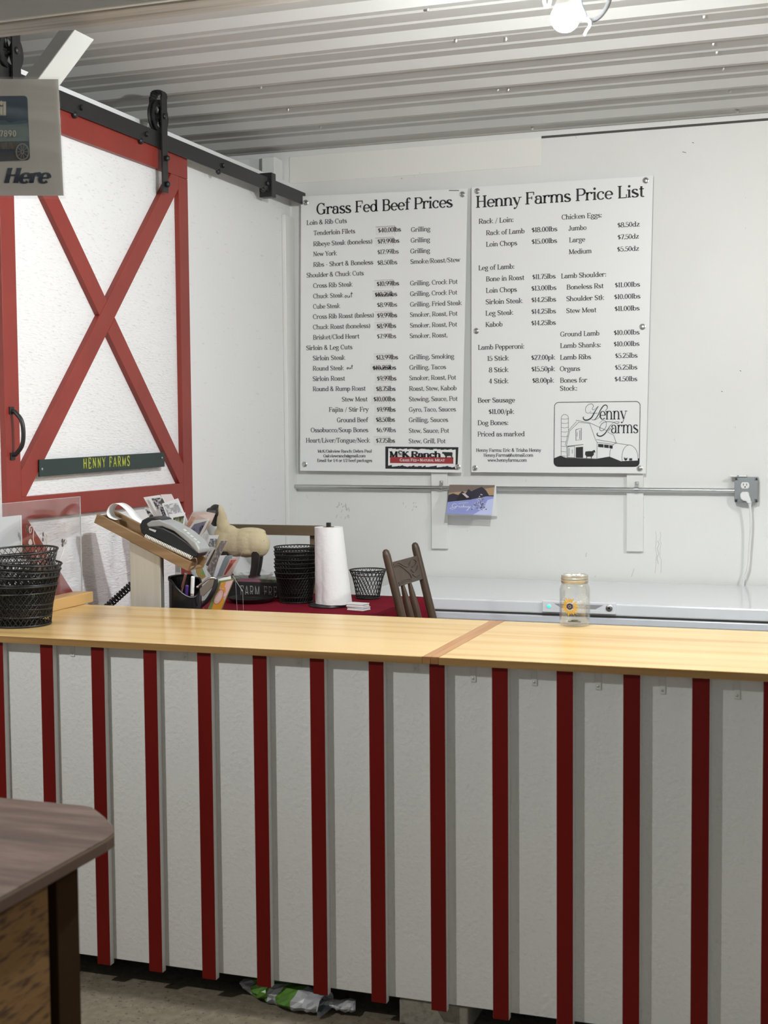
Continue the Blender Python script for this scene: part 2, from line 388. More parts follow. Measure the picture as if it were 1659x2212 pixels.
m_pine = wood_mat('varnished_plywood', (.61, .415, .175), (.49, .295, .10), 'x', .25, .12, .8, .50, .66, (.65, .46, .20))
m_pedge = wood_mat('plywood_edge', (.40, .235, .085), (.30, .165, .05), 'x', .4, 0, 1.5)
m_oak = wood_mat('oak_edging', (.43, .22, .085), (.33, .15, .05), 'y', .35, .2, 1.0)
m_floor = mat('rough_concrete', (.165, .138, .098), .9, bump=[(60, (1, 1, 1), .5, (0, 0, 0)), (9, (1, 1, 1), .3, (0, 0, 0))], var=[(3, (1, 1, 1), (.145, .12, .08), .4, .65), (38, (1, 1, 1), (.215, .185, .135), .45, .75), (95, (1, 1, 1), (.06, .05, .035), .60, .70), (160, (1, 1, 1), (.34, .30, .24), .66, .72)])
m_zinc = mat('galvanised_steel', (.55, .56, .55), .28, .9, bump=[(30, (.2, 1, 1), .04, (0, 0, 0))])
m_screw = mat('zinc_screw', (.62, .62, .60), .3, .85)
m_white = mat('white_plastic', (.80, .80, .79), .4)
m_paper = mat('white_paper', (.83, .83, .82), .7)
m_ink = mat('black_ink', (.016, .016, .018), .6)
m_inkg = mat('faded_ink', (.075, .075, .075), .6)
m_board = mat('white_coroplast', (.83, .835, .82), .38, bump=[(3, (1, 1, 1), .06, (0, 0, 0))])
m_clear = clear_mat('clear_acrylic', (.97, .97, .98), .045, .35)
m_edge = mat('acrylic_edge', (.55, .60, .60), .2)

# ------------------------------------------------------------------ the shell
fl = M().box((-7, -4, -.1), (6, YB + .15, 0)).build('floor', m_floor); struct(fl, 'rough grey brown concrete floor')
wb = M().box((-5, YB, 0), (3.2, YB + .12, ZC + .05)).build('wall_back', m_wall); struct(wb, 'white painted back wall')
wl = M().box((XL - .10, 3.05, 0), (XL, YB, H + 1.092)).build('wall_left', m_leftw); struct(wl, 'white painted board partition on the left')
# ribbed steel ceiling: tall ribs every 0.317 m, two small ribs between
prof = []
pitch = .3205; Y0 = .06
y = -2.0 + Y0
k0 = int((-2.0) / pitch)
for k in range(-7, 18):
    yc = 5.42 - pitch * (17 - k)
    prof += [(yc - .044, 0), (yc - .016, -.025), (yc + .012, -.025), (yc + .032, 0)]
    for d in (.105, .205):
        prof += [(yc + d - .012, 0), (yc + d - .004, -.005), (yc + d + .004, -.005), (yc + d + .010, 0)]
prof = [p for p in prof if p[0] < YB + .0] + [(YB + .02, 0)]
mc = M(); vs = []
for (yy, dz) in prof: vs += [V((-5, yy, ZC + .02 + dz)), V((3.2, yy, ZC + .02 + dz))]
mc.add(vs, [(2 * i, 2 * i + 1, 2 * i + 3, 2 * i + 2) for i in range(len(prof) - 1)])
n0 = len(prof)
mc.box((-5, prof[0][0], ZC + .05), (3.2, YB, ZC + .09))
cl = mc.build('ceiling', m_ceil); struct(cl, 'white ribbed steel ceiling')
for (x, y) in ((490, 133), (403, 73), (985, 88), (1093, 85), (924, 20), (1520, 36), (563, 188), (690, 163), (1075, 194), (692, 274), (1098, 194), (1540, 95), (1548, 113), (1562, 148), (1577, 196), (1593, 240), (1150, 278), (622, 237)):
    p = onZ(x, y, ZC - H + .014)
    M().lathe([(.0065, .006), (.0065, 0), (.004, -.006), (0, -.007)], p, 10).build('ceiling_screw', m_screw, cl, smooth=True)
# frieze board under the ceiling, seam strip at the corner
zf = onY(700, 392, YB).z
t1 = M().box((XL - .0, YB - .0035, zf), (onY(1168, 300, YB).x, YB, ZC - .006)).build('trim_1', m_frieze, bevel=.001); struct(t1, 'white board along the top of the back wall')
tg = M().box((onY(1170, 300, YB).x, YB - .004, ZC - .012), (3.2, YB, ZC - .003)).build('gap_shade_strip', mat('gap_shade', (.09, .085, .075), .9)); struct(tg, 'dark strip painted as the gap shadow between back wall and ceiling on the right')  # added solid strip, its dark colour stands in for shade in the joint
z_a = onX(612, 465, XL).z; yt = onX(611, 700, XL).y
t2 = M().box((XL, yt, .05), (XL + .018, YB, z_a)).build('trim_2', m_trimw, bevel=.003); struct(t2, 'white corner strip between left partition and back wall')
# blocks above the partition in the corner
bl = M().box((XL - .09, YB - .10, H + 1.093), (XL - .03, YB - .01, ZC - .02)).box((XL - .30, YB - .05, H + 1.0), (XL - .11, YB - .005, ZC - .01)).build('trim_3', m_trimw, bevel=.002); struct(bl, 'white wood blocks above the partition in the corner')
# header beam and its knee brace
m_rough = mat('weathered_beam', (.46, .42, .37), .8, bump=[(3, (1, 30, 30), .7, (0, 0, 0))], var=[(2, (.5, 14, 14), (.30, .26, .22), .5, .7), (4, (.3, 20, 20), (.16, .13, .1), .66, .7)])
m_beamp = mat('beam_paint', (.70, .69, .65), .6, bump=[(20, (.2, 1, 1), .1, (0, 0, 0))])
be = M().box((-4.6, 2.90, H + 1.003), (3.0, 2.918, ZC - .02), 1).box((-4.6, 2.918, H + 1.0), (3.0, 3.015, ZC - .025), 0).build('trim_4', [m_rough, m_beamp], bevel=.004); struct(be, 'grey header beam with rough underside')
q = [onY(x, y, 2.935) for x, y in ((50, 170), (126, 66), (162, 64), (82, 170))]
dn = (q[0] - q[1]).normalized()
q[0] += dn * .45; q[3] += dn * .45
m_brace = mat('brace_paint', (.47, .47, .44), .5, bump=[(20, (1, 1, .2), .1, (0, 0, 0))])
br = M().prism(q, (0, .089, 0)).build('trim_5', m_brace, bevel=.002); fix_normals(br); struct(br, 'white diagonal knee brace under the header beam')

# ------------------------------------------------------------------ sliding barn door (in the plane X = DX)
ORGd = V((XL + .02, 3.9, 0)); DT = DX; DP = DX - .019
d1 = bpy.data.objects.new('door_1', None); C.objects.link(d1); d1.location = ORGd; ORG['door_1'] = ORGd; struct(d1, 'white sliding barn door framed and braced in red')
def D(x, y): p = onX(x, y, DT); return (p.y, p.z)
yl0 = onX(15, 1054, DT).y; yl1 = yl0 + .072
yr1 = onX(420, 1100, DT).y - .010; yr0 = yr1 - .072
ztop = onX(270, 285.5, DT).z; ztb = onX(270, 338, DT).z
zmt = onX(200, 1060.5, DT).z; zmb = zmt - .068
zbot = .03
door_panel = M().box((DP - .018, yl0 + .004, zbot), (DP, yr1 - .004, ztop - .003)).build('door_panel', m_osbw, d1)
# panel is one board behind the frame
def board(name, a, b, c, d):
    """plank in the door plane from four (y,z) corners"""
    o = M().prism([V((DP, *p)) for p in (a, b, c, d)], (DT - DP, 0, 0)).build(name, m_red, d1, bevel=.0015); fix_normals(o); return o
board('left_stile', (yl0, zbot), (yl1, zbot), (yl1, ztb - .001), (yl0, ztb - .001))
board('right_stile', (yr0, zbot), (yr1, zbot), (yr1, ztb - .001), (yr0, ztb - .001))
board('top_rail', (yl0, ztb), (yr1, ztb), (yr1, ztop), (yl0, ztop))
board('middle_rail', (yl1, zmb), (yr0, zmb), (yr0, zmt), (yl1, zmt))
board('bottom_rail', (yl1, zbot), (yr0, zbot), (yr0, zbot + .068), (yl1, zbot + .068))
def clipped_diag(p, q, wd, y0, y1, z0, z1):
    """parallel band from corner p to corner q clipped to the box"""
    dy, dz = q[0] - p[0], q[1] - p[1]; l = math.hypot(dy, dz); ny, nz = -dz / l * wd / 2, dy / l * wd / 2
    e = .2; uy, uz = dy / l * e, dz / l * e
    poly = [(p[0] - uy + ny, p[1] - uz + nz), (q[0] + uy + ny, q[1] + uz + nz), (q[0] + uy - ny, q[1] + uz - nz), (p[0] - uy - ny, p[1] - uz - nz)]
    def clip(poly, ins, inter):
        out = []
        for i in range(len(poly)):
            a, b = poly[i - 1], poly[i]
            if ins(b):
                if not ins(a): out.append(inter(a, b))
                out.append(b)
            elif ins(a): out.append(inter(a, b))
        return out
    for ax, lim, sg in ((0, y0, 1), (0, y1, -1), (1, z0, 1), (1, z1, -1)):
        def ins(r, ax=ax, lim=lim, sg=sg): return sg * (r[ax] - lim) >= -1e-9
        def inter(a, b, ax=ax, lim=lim):
            t = (lim - a[ax]) / (b[ax] - a[ax]); return (a[0] + (b[0] - a[0]) * t, a[1] + (b[1] - a[1]) * t)
        poly = clip(poly, ins, inter)
    return poly
def brace(name, poly, dx=0):
    o = M().prism([V((DP, *p)) for p in poly], (DT - DP + dx, 0, 0)).build(name, m_red, d1, bevel=.0015); fix_normals(o); return o
pa, pb = (yl1, zmt), (yr0, ztb)
brace('long_brace', clipped_diag((yl1 + .005, zmt + .03), (yr0 - .025, ztb - .02), .070, yl1, yr0, zmt, ztb))
# the other brace is cut in two where it meets the long one
yc_, zc_ = (yl1 + yr0) / 2, (zmt + ztb) / 2
P2 = clipped_diag((yl1 + .02, ztb - .02), (yr0 - .01, zmt + .03), .070, yl1, yr0, zmt, ztb)
def half(poly, up):
    A, B = (yl1 + .005, zmt + .03), (yr0 - .025, ztb - .02); dy, dz = B[0] - A[0], B[1] - A[1]; l = math.hypot(dy, dz)
    sd = lambda r: ((r[0] - A[0]) * -dz + (r[1] - A[1]) * dy) / l * (1 if up else -1) - .0355
    out = []
    for i in range(len(poly)):
        a, b = poly[i - 1], poly[i]; sa, sb = sd(a), sd(b)
        if (sa >= 0) != (sb >= 0):
            t = sa / (sa - sb); out.append((a[0] + (b[0] - a[0]) * t, a[1] + (b[1] - a[1]) * t))
        if sb >= 0: out.append(b)
    return out
brace('short_brace', half(P2, True)); brace('short_brace', half(P2, False))
brace('lower_brace', clipped_diag((yl1 + .0, zmb - .02), (yr0 - .01, zbot + .09), .070, yl1, yr0, zbot + .068, zmb))
# the handle
hy = onX(24, 890, DT).y; hz0 = onX(27, 985, DT).z; hz1 = onX(22, 886, DT).z
h = M().tube([V((DT + .004, hy, hz0 + .004))] + spline([(DT + .012, hy, hz0 + .004), (DT + .034, hy, hz0 + .03), (DT + .040, hy, (hz0 + hz1) / 2), (DT + .034, hy, hz1 - .03), (DT + .012, hy, hz1 - .004)], 6) + [V((DT + .004, hy, hz1 - .004))], .0065, 10).build('handle', m_black, d1, smooth=True)
for zz in (hz0, hz1):
    M().box((DT, hy - .011, zz - .012), (DT + .004, hy + .011, zz + .010)).build('handle_plate', m_black, h, bevel=.001)
# hangers with wheels
rz1 = onX(250, 244.5, DT + .012).z; rz0 = onX(250, 281, DT + .012).z
def hanger(yc, zlow):
    XW = DT - .004; r = .058; zc = rz1 + r - .004
    hg = M()
    xs0, xs1 = XW + .024, XW + .030
    zt_ = zc + .085
    hg.prism([V((xs0, yc - .02, zlow)), V((xs0, yc + .02, zlow)), V((xs0, yc + .02, zt_ - .02)), V((xs0, yc + .014, zt_ - .004)), V((xs0, yc, zt_)), V((xs0, yc - .014, zt_ - .004)), V((xs0, yc - .02, zt_ - .02))], (.006, 0, 0))
    arc = [(xs1 + .0 - .022 + .022 * math.cos(t), zt_ - .02 + .022 * math.sin(t)) for t in [PI * i / 8 for i in range(9)]]
    for i in range(8):
        a, b = arc[i], arc[i + 1]
        hg.box((min(a[0], b[0]) - .002, yc - .02, min(a[1], b[1]) - .002), (max(a[0], b[0]) + .002, yc + .02, max(a[1], b[1]) + .002))
    hg.box((XW - .020, yc - .02, zc - .02), (XW - .014, yc + .02, zt_ - .018))
    o = hg.build('hanger_strap', m_black, d1, bevel=.001)
    Ry = Matrix.Rotation(PI / 2, 3, 'Y')
    wh = M().lathe([(.040, -.009), (r, -.010), (r, -.006), (r - .006, -.002), (r - .006, .002), (r, .006), (r, .010), (.040, .009), (.040, -.009)], (XW + .004, yc, zc), 32, T=Ry, caps=False)
    wh.lathe([(.0, -.012), (.014, -.012), (.014, .012), (0, .012)], (XW + .004, yc, zc), 16, T=Ry)
    for k in range(6):
        a = k * PI / 3; wh.tube([V((XW + .004, yc + .01 * math.cos(a), zc + .01 * math.sin(a))), V((XW + .004, yc + .042 * math.cos(a), zc + .042 * math.sin(a)))], .0045, 6)
    wh.build('hanger_wheel', m_black, o, smooth=True)
    M().ball((xs1 + .002, yc, zc), (.006, .011, .011), 12).build('axle_nut', m_black, o, smooth=True)
    for zz in (zlow + .028, zlow + .118):
        M().ball((xs1 + .006, yc + .004, zz), (.009, .011, .011), 14).build('bolt_head', m_black, o, smooth=True)
zl = onX(362, 418, DT + .02).z
hanger(onX(356, 300, DT + .025).y, zl); hanger(onX(36, 130, DT + .025).y, zl)
# track
tr = thing('door_track', 'black steel track along the top of the left partition', 'track', (XL + .05, 4.5, rz0))
x0t = DT + .004
M().box((x0t, 3.1, rz0), (x0t + .006, YB - .004, rz1)).build('rail', m_black, tr, bevel=.001)
for px in (170, 310, 475, 570):
    yy = onX(px, 300, DT).y
    M().lathe([(0, 0), (.009, 0), (.009, .006), (.007, .009), (0, .010)], (x0t + .006, yy, (rz0 + rz1) / 2), 6, T=Matrix.Rotation(PI / 2, 3, 'Y')).build('bolt', m_black, tr)
    M().ball((x0t + .002, yy - .03, rz0 - .001), (.010, .013, .011), 14).build('standoff', m_black, tr, smooth=True)
ys = onX(581, 390, DT).y
M().box((XL + .03, ys - .02, rz0 - .022), (x0t + .018, ys + .022, rz1 + .022)).build('end_stop', m_black, tr, bevel=.002)

# HENNY FARMS strip sign across the door
m_green = mat('dark_green_plastic', (.010, .026, .022), .25)
m_yel = mat('yellow_letter', (.46, .50, .045), .5)
sc_ = [onX(x, y, DT + .002) for x, y in ((83, 1030), (354, 1008), (354, 977), (83, 993))]
ns = thing('name_sign', 'dark green strip sign with yellow letters across the barn door', 'sign', (sc_[0] + sc_[1]) / 2)
o = M().prism(sc_, (.003, 0, 0)).build('plate', m_green, ns); fix_normals(o)
lt = M(); a = onX(178, 1012.5, DT + .002); b = onX(281, 1006, DT + .002); up = V((0, 0, 1)); R_ = (b - a); s = R_.length; R_.normalize()
capz = (onX(230, 988, DT).z - onX(230, 1010, DT).z)
L_ = text_len('HENNY FARMS', 2.2); X0 = 0
for word in ('HENNY', 'FARMS'):
    lt = M(); draw_text(lt, word, lambda x, y: a + R_ * ((x + X0) * s / L_) + up * (y * capz / 7) + V((.0036, 0, 0)), 1.35, .8, track=2.2)
    lt.build('lettering', m_yel, ns); X0 += text_len(word + ' ', 2.2)
for (x, y) in ((91, 1013), (350, 989)):
    p = onX(x, y, DT + .005); M().ball(p, (.003, .004, .004), 10).build('screw', m_screw, ns, smooth=True)

# ------------------------------------------------------------------ price boards on the back wall
YP = YB - .034
def Pw(x, y): return onY(x, y, YP - .004)
def price_board(name, label, corners, screws):
    q = [onY(x, y, YP - .004) for x, y in corners]     # bl, br, tr, tl
    t = thing(name, label, 'price board', (q[0] + q[1]) / 2)
    o = M().prism(q, (0, .004, 0)).build('sheet', m_board, t, bevel=.0008); fix_normals(o)
    for (x, y) in screws:
        p = Pw(x, y)
        Rx = Matrix.Rotation(PI / 2, 3, 'X')
        g = M().lathe([(.0125, 0), (.0125, .002), (.0095, .0035), (.0075, .002), (.0075, 0)], p, 18, T=Rx).build('grommet', m_screw, t, smooth=True)
        M().lathe([(.0075, .0), (.0065, .003), (.003, .004), (0, .0035)], p + V((0, -.0006, 0)), 12, T=Rx).build('screw', m_zinc, g, smooth=True)
        M().box(p + V((.008, -.001, -.003)), p + V((.0081, -.0009, -.0029)))
    return t
pb1 = price_board('price_board', 'white beef price board with red and black ranch logo, beside the corner', ((648, 1017), (997, 1021), (1010, 407), (650, 424)), ((661, 438), (999, 420), (658, 1003), (989, 1009)))
c1 = lambda x, y: (640 + x / 4.366, 390 + y / 4.366)
c2 = lambda x, y: (640 + x / 4.366, 700 + y / 4.366)
c3 = lambda x, y: (1010 + x / 4.046, 370 + y / 4.046)
c4 = lambda x, y: (1010 + x / 4.046, 700 + y / 4.046)
def rows(mesh, conv, data, cap, **kw):
    for (txt, x0, x1, y) in data:
        xa, ya = conv(x0, y); xb, _ = conv(x1, y)
        line_on(mesh, txt, Pw, xa, xb, ya, cap, **kw)
hd = M(); rows(hd, c1, [('Grass Fed Beef Prices', 190, 1475, 322)], 24, thick=1.2, thin=.52, seg=26, tilt=-.008); hd.build('heading', m_ink, pb1)
tx = M()
rows(tx, c1, [('Loin & Rib Cuts', 98, 478, 420), ('Tenderloin Filets', 163, 556, 517), ('Grilling', 1082, 1265, 485),
 ('Ribeye Steak (boneless)', 161, 718, 620), ('Grilling', 1079, 1262, 586), ('New York', 161, 384, 715), ('$17.99lbs', 766, 967, 697), ('Grilling', 1075, 1262, 688),
 ('Ribs - Short & Boneless', 161, 726, 815), ('$8.50lbs', 765, 953, 797), ('Smoke/Roast/Stew', 1076, 1546, 787), ('Shoulder & Chuck Cuts', 97, 637, 915),
 ('Cross Rib Steak', 159, 532, 1013), ('Grilling, Crock Pot', 1073, 1522, 990), ('Chuck Steak', 159, 445, 1112), ('Grilling, Crock Pot', 1073, 1519, 1090),
 ('Cube Steak', 158, 415, 1210), ('$8.99lbs', 762, 952, 1195), ('Grilling, Fried Steak', 1073, 1562, 1190), ('Cross Rib Roast (bnless)', 157, 733, 1306), ('Smoker, Roast, Pot', 1072, 1521, 1287),
 ('Chuck Roast (boneless)', 157, 698, 1404), ('Smoker, Roast, Pot', 1072, 1518, 1388)], 9.8, thick=1.25, thin=.62, tilt=-.006)
rows(tx, c2, [('Brisket/Clod Heart', 158, 596, 147), ('$7.99lbs', 762, 943, 138), ('Smoker, Roast,', 1070, 1427, 133), ('Sirloin & Leg Cuts', 94, 530, 247), ('Sirloin Steak', 156, 463, 343),
 ('Grilling, Smoking', 1068, 1490, 333), ('Round Steak', 156, 450, 440), ('Grilling, Tacos', 1067, 1413, 431), ('Sirloin Roast', 155, 461, 537), ('Smoker, Roast, Pot', 1066, 1508, 530),
 ('Round & Rump Roast', 156, 655, 634), ('Roast, Stew, Kabob', 1066, 1513, 630), ('Stew Meat', 430, 673, 731), ('Stewing, Sauce, Pot', 1063, 1522, 729),
 ('Fajita / Stir Fry', 308, 683, 828), ('Gyro, Taco, Sauces', 1062, 1506, 827), ('Ground Beef', 383, 677, 926), ('Grilling, Sauces', 1061, 1433, 925),
 ('Ossobucco/Soup Bones', 137, 679, 1021), ('$6.99lbs', 756, 940, 1020), ('Stew, Sauce, Pot', 1061, 1442, 1026), ('Heart/Liver/Tongue/Neck', 92, 697, 1118), ('Stew, Grill, Pot', 1060, 1409, 1124)], 9.8, thick=1.25, thin=.62, tilt=-.004)
tx.build('price_rows', m_inkg, pb1)
ct = M(); rows(ct, c2, [('McK/Oakview Ranch: Debra Paul', 203, 713, 1213), ('Oakviewranch@gmail.com', 257, 655, 1257), ('Email for 1/4 or 1/2 beef packages', 198, 716, 1300)], 6.4, thick=1.4, thin=.75); ct.build('contact_lines', mat('dark_ink', (.04, .04, .04), .6), pb1)
# pasted price stickers with their newer prices
m_stick = mat('price_sticker_paper', (.78, .78, .76), .5)
def sticker(conv, txt, x0, x1, y, scribble=False, split=.72):
    xm = x0 + (x1 - x0) * split
    a = Pw(*conv(x0 - 22, y + 24)); b = Pw(*conv(xm + 4, y - 60))
    o = M().box((a.x, a.y - .0007, a.z), (b.x, a.y, b.z)).build('price_sticker', m_stick, pb1)
    lm = M(); xa, ya = conv(x0, y); xb, _ = conv(x1, y)
    line_on(lm, txt, Pw, xa, xb, ya, 9.8, off=.0012, thick=1.4, thin=.7)
    lm.build('price', mat('price_ink', (.06, .06, .06), .6), o)
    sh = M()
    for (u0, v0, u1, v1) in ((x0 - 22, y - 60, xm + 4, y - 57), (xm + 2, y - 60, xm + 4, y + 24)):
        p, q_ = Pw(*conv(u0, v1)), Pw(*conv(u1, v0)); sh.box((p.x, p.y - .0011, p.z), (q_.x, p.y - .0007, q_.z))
    sh.build('sticker_edge', mat('sticker_edge_line', (.50, .48, .44), .7), o)  # thin darker line along the top and right sticker edges
    if scribble:
        rnd = random.Random(len(txt) + int(y)); pts = []
        for i in range(34):
            t = (i / 33); pts.append((x0 - 4 + (xm + 22 - x0) * (t * .9 + .1 * rnd.random()), y - 22 + (18 if i % 2 else -14) * rnd.uniform(.35, 1)))
        z_ = M(); stroke(z_, pts, [9] * 34, lambda u, v: Pw(*conv(u, v)) + V((0, -.0018, 0))); z_.build('marker_scribble', m_ink, o)
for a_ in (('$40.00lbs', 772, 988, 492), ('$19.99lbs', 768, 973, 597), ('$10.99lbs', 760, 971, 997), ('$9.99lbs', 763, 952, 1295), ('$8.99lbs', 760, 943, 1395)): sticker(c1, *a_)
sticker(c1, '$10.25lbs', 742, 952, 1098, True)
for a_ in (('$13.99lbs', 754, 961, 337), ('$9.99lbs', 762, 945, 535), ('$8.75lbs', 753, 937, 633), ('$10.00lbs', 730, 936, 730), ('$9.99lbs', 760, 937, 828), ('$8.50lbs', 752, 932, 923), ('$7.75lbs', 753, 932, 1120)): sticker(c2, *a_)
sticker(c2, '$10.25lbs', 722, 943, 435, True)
# handwritten "out" twice
def scrawl(conv, ox, oy, k):
    hw = M()
    for pts in ([(12, 0), (2, 6), (0, 16), (6, 22), (14, 16), (14, 4), (9, 0)], [(24, 0), (24, 16), (32, 20), (40, 12), (42, 0), (42, 20)], [(58, -28), (56, 12), (60, 18)], [(48, -12), (68, -16)]):
        stroke(hw, [(ox + u * k, oy + v * k) for u, v in pts], [5.5] * len(pts), lambda u, v: Pw(*conv(u, v)) + V((0, -.0006, 0)))
    hw.build('handwritten_note', m_ink, pb1)
scrawl(c1, 458, 1082, 1.1); scrawl(c2, 477, 408, .85)
# small printer's mark on the top edge
pm = M()
for i in range(9): a, b = Pw(970 + i * 2.4, 412.5), Pw(971.9 + i * 2.4, 410.6); pm.box((a.x, a.y - .0005, a.z), (b.x, a.y, b.z))
pm.build('printers_mark', m_ink, pb1)
# ranch logo
c6 = lambda x, y: (820 + x / 9.217, 950 + y / 9.217)
def flat(mesh, conv, pts, off, P=None, m=0):
    P = P or Pw; vs = [P(*conv(x, y)) + V((0, -off, 0)) for x, y in pts]; mesh.add(vs, [tuple(range(len(vs)))], m)
lg = M()
flat(lg, c6, [(115, 135), (115, 575), (1550, 595), (1570, 148)], .0005, m=0)
rnd = random.Random(3); top = []; bot = []
for i in range(19):
    x = 175 + i * 73; top.append((x, 168 + i * .8 + rnd.uniform(-4, 6)));
    if i % 3 == 1: top.append((x + 20, 200 + rnd.uniform(0, 14))); top.append((x + 34, 174))
    bot.append((x - 10, 520 + i * 1.6 + rnd.uniform(-6, 6)))
    if i % 3 == 2: bot.append((x + 15, 495)); bot.append((x + 30, 527))
n_ = len(top)
# paper field as strips so that the torn edge stays simple
for i in range(18):
    x0 = 175 + i * 74.5; x1 = x0 + 74.5
    flat(lg, c6, [(x0, 172 + (i % 3) * 8 + i), (x0 - 4, 515 + (i * 7 % 4) * 7 + i), (x1 - 4, 500 + (i * 5 % 3) * 14 + i), (x1, 168 + (i * 5 % 4) * 7 + i)], .0009, m=1)
flat(lg, c6, [(210, 340), (210, 462), (1470, 478), (1470, 348)], .0013, m=2)
lgo = lg.build('ranch_logo', [m_ink, m_paper, mat('logo_red', (.36, .035, .04), .5)], pb1)
lw_ = M()
xa, ya = c6(205, 346); xb, _ = c6(590, 346); line_on(lw_, 'M', Pw, xa, c6(362, 0)[0], ya, 12.5, off=.0017, thick=2.2, thin=1.1)
line_on(lw_, 'K', Pw, c6(455, 0)[0], c6(590, 0)[0], ya, 12.5, off=.0017, thick=2.3, thin=1.1)
line_on(lw_, 'c', Pw, c6(375, 0)[0], c6(450, 0)[0], c6(0, 285)[1], 11, off=.0017, thick=1.8, thin=1.0)
flat(lw_, c6, [(370, 296), (370, 308), (452, 309), (452, 297)], .0017)
line_on(lw_, 'Ranch', Pw, c6(632, 0)[0], c6(1222, 0)[0], c6(0, 346)[1], 12.5, off=.0017, thick=1.95, thin=1.0)
flat(lw_, c6, [(1243, 272), (1256, 240), (1290, 244), (1440, 248), (1457, 256), (1450, 318), (1456, 372), (1436, 372), (1424, 330), (1404, 322), (1344, 326), (1338, 370), (1312, 372), (1310, 330), (1290, 300), (1278, 282)], .0017)
lw_.build('logo_lettering', m_ink, lgo)
l3 = M(); line_on(l3, 'G', Pw, c6(405, 0)[0], c6(460, 0)[0], c6(0, 430)[1], 6.2, off=.0018, thick=1.5, thin=.8)
for (t_, u0, u1, hgt) in (('RASS', 465, 600, 4.8), ('F', 622, 665, 6.2), ('ED', 668, 745, 4.8), ('*', 758, 790, 6), ('N', 806, 865, 6.2), ('ATURAL', 868, 1085, 4.8), ('M', 1105, 1170, 6.2), ('EAT', 1173, 1300, 4.8)):
    line_on(l3, t_, Pw, c6(u0, 0)[0], c6(u1, 0)[0], c6(0, 432)[1], hgt, off=.0018, thick=1.5, thin=.8)
l3.build('logo_tagline', m_paper, lgo)

pb2 = price_board('price_board', 'white farm price list board with a barn drawing, right of the beef board', ((1018, 1020), (1395, 1023), (1411, 379), (1018, 404)), ((1031, 413), (1395, 390), (1029, 715), (1388, 706), (1026, 1011), (1382, 1012)))
hd = M(); rows(hd, c3, [('Henny Farms Price List', 75, 1548, 320)], 25.5, thick=1.15, thin=.5, seg=26, tilt=.0035); hd.build('heading', m_ink, pb2)
tx = M()
rows(tx, c3, [('Rack / Loin:', 98, 403, 460), ('Chicken Eggs:', 822, 1175, 423), ('Rack of Lamb', 162, 499, 560), ('$18.00lbs', 560, 785, 535), ('Jumbo', 883, 1040, 520), ('$8.50dz', 1310, 1505, 492),
 ('Loin Chops', 162, 434, 660), ('$15.00lbs', 560, 783, 637), ('Large', 888, 1028, 622), ('$7.50dz', 1312, 1498, 597), ('Medium', 886, 1085, 725), ('$5.50dz', 1307, 1499, 703), ('Leg of Lamb:', 96, 410, 866),
 ('Bone in Roast', 161, 497, 963), ('$11.75lbs', 566, 770, 945), ('Lamb Shoulder:', 818, 1213, 937), ('Loin Chops', 161, 432, 1063), ('$13.00lbs', 558, 777, 1045), ('Boneless Rst', 866, 1190, 1034), ('$11.00lbs', 1287, 1508, 1016),
 ('Sirloin Steak', 158, 481, 1163), ('$14.25lbs', 558, 774, 1146), ('Shoulder Stk', 863, 1195, 1136), ('$10.00lbs', 1281, 1511, 1119), ('Leg Steak', 158, 400, 1262), ('$14.25lbs', 558, 773, 1248), ('Stew Meat', 862, 1127, 1240), ('$11.00lbs', 1285, 1504, 1223),
 ('Kabob', 158, 307, 1361), ('$14.25lbs', 557, 772, 1348)], 10.4, thick=1.2, thin=.6)
rows(tx, c4, [('Ground Lamb', 810, 1153, 110), ('$10.00lbs', 1278, 1504, 97), ('Lamb Pepperoni:', 92, 496, 225), ('Lamb Shanks:', 810, 1167, 210), ('$10.00lbs', 1277, 1503, 196),
 ('15 Stick', 173, 362, 322), ('$27.00pk', 557, 767, 315), ('Lamb Ribs', 809, 1080, 312), ('$5.25lbs', 1290, 1486, 298), ('8 Stick', 187, 359, 422), ('$15.50pk', 558, 765, 415), ('Organs', 807, 984, 412), ('$5.25lbs', 1288, 1484, 400),
 ('4 Stick', 186, 358, 520), ('$8.00pk', 566, 757, 515), ('Bones for', 809, 1046, 513), ('$4.50lbs', 1285, 1484, 502), ('Stock:', 807, 960, 583), ('Beer Sausage', 90, 415, 688), ('$11.00/pk', 184, 408, 787), ('Dog Bones:', 89, 357, 884), ('Priced as marked', 88, 500, 983)], 10.4, thick=1.2, thin=.6)
tx.build('price_rows', mat('list_ink', (.03, .03, .03), .6), pb2)
ct = M(); rows(ct, c4, [('Henny Farms: Eric & Trisha Henny', 76, 643, 1117), ('Henny.Farms@hotmail.com', 141, 574, 1160), ('www.hennyfarms.com', 176, 518, 1203)], 7.2, thick=1.3, thin=.7); ct.build('contact_lines', mat('list_ink'), pb2)
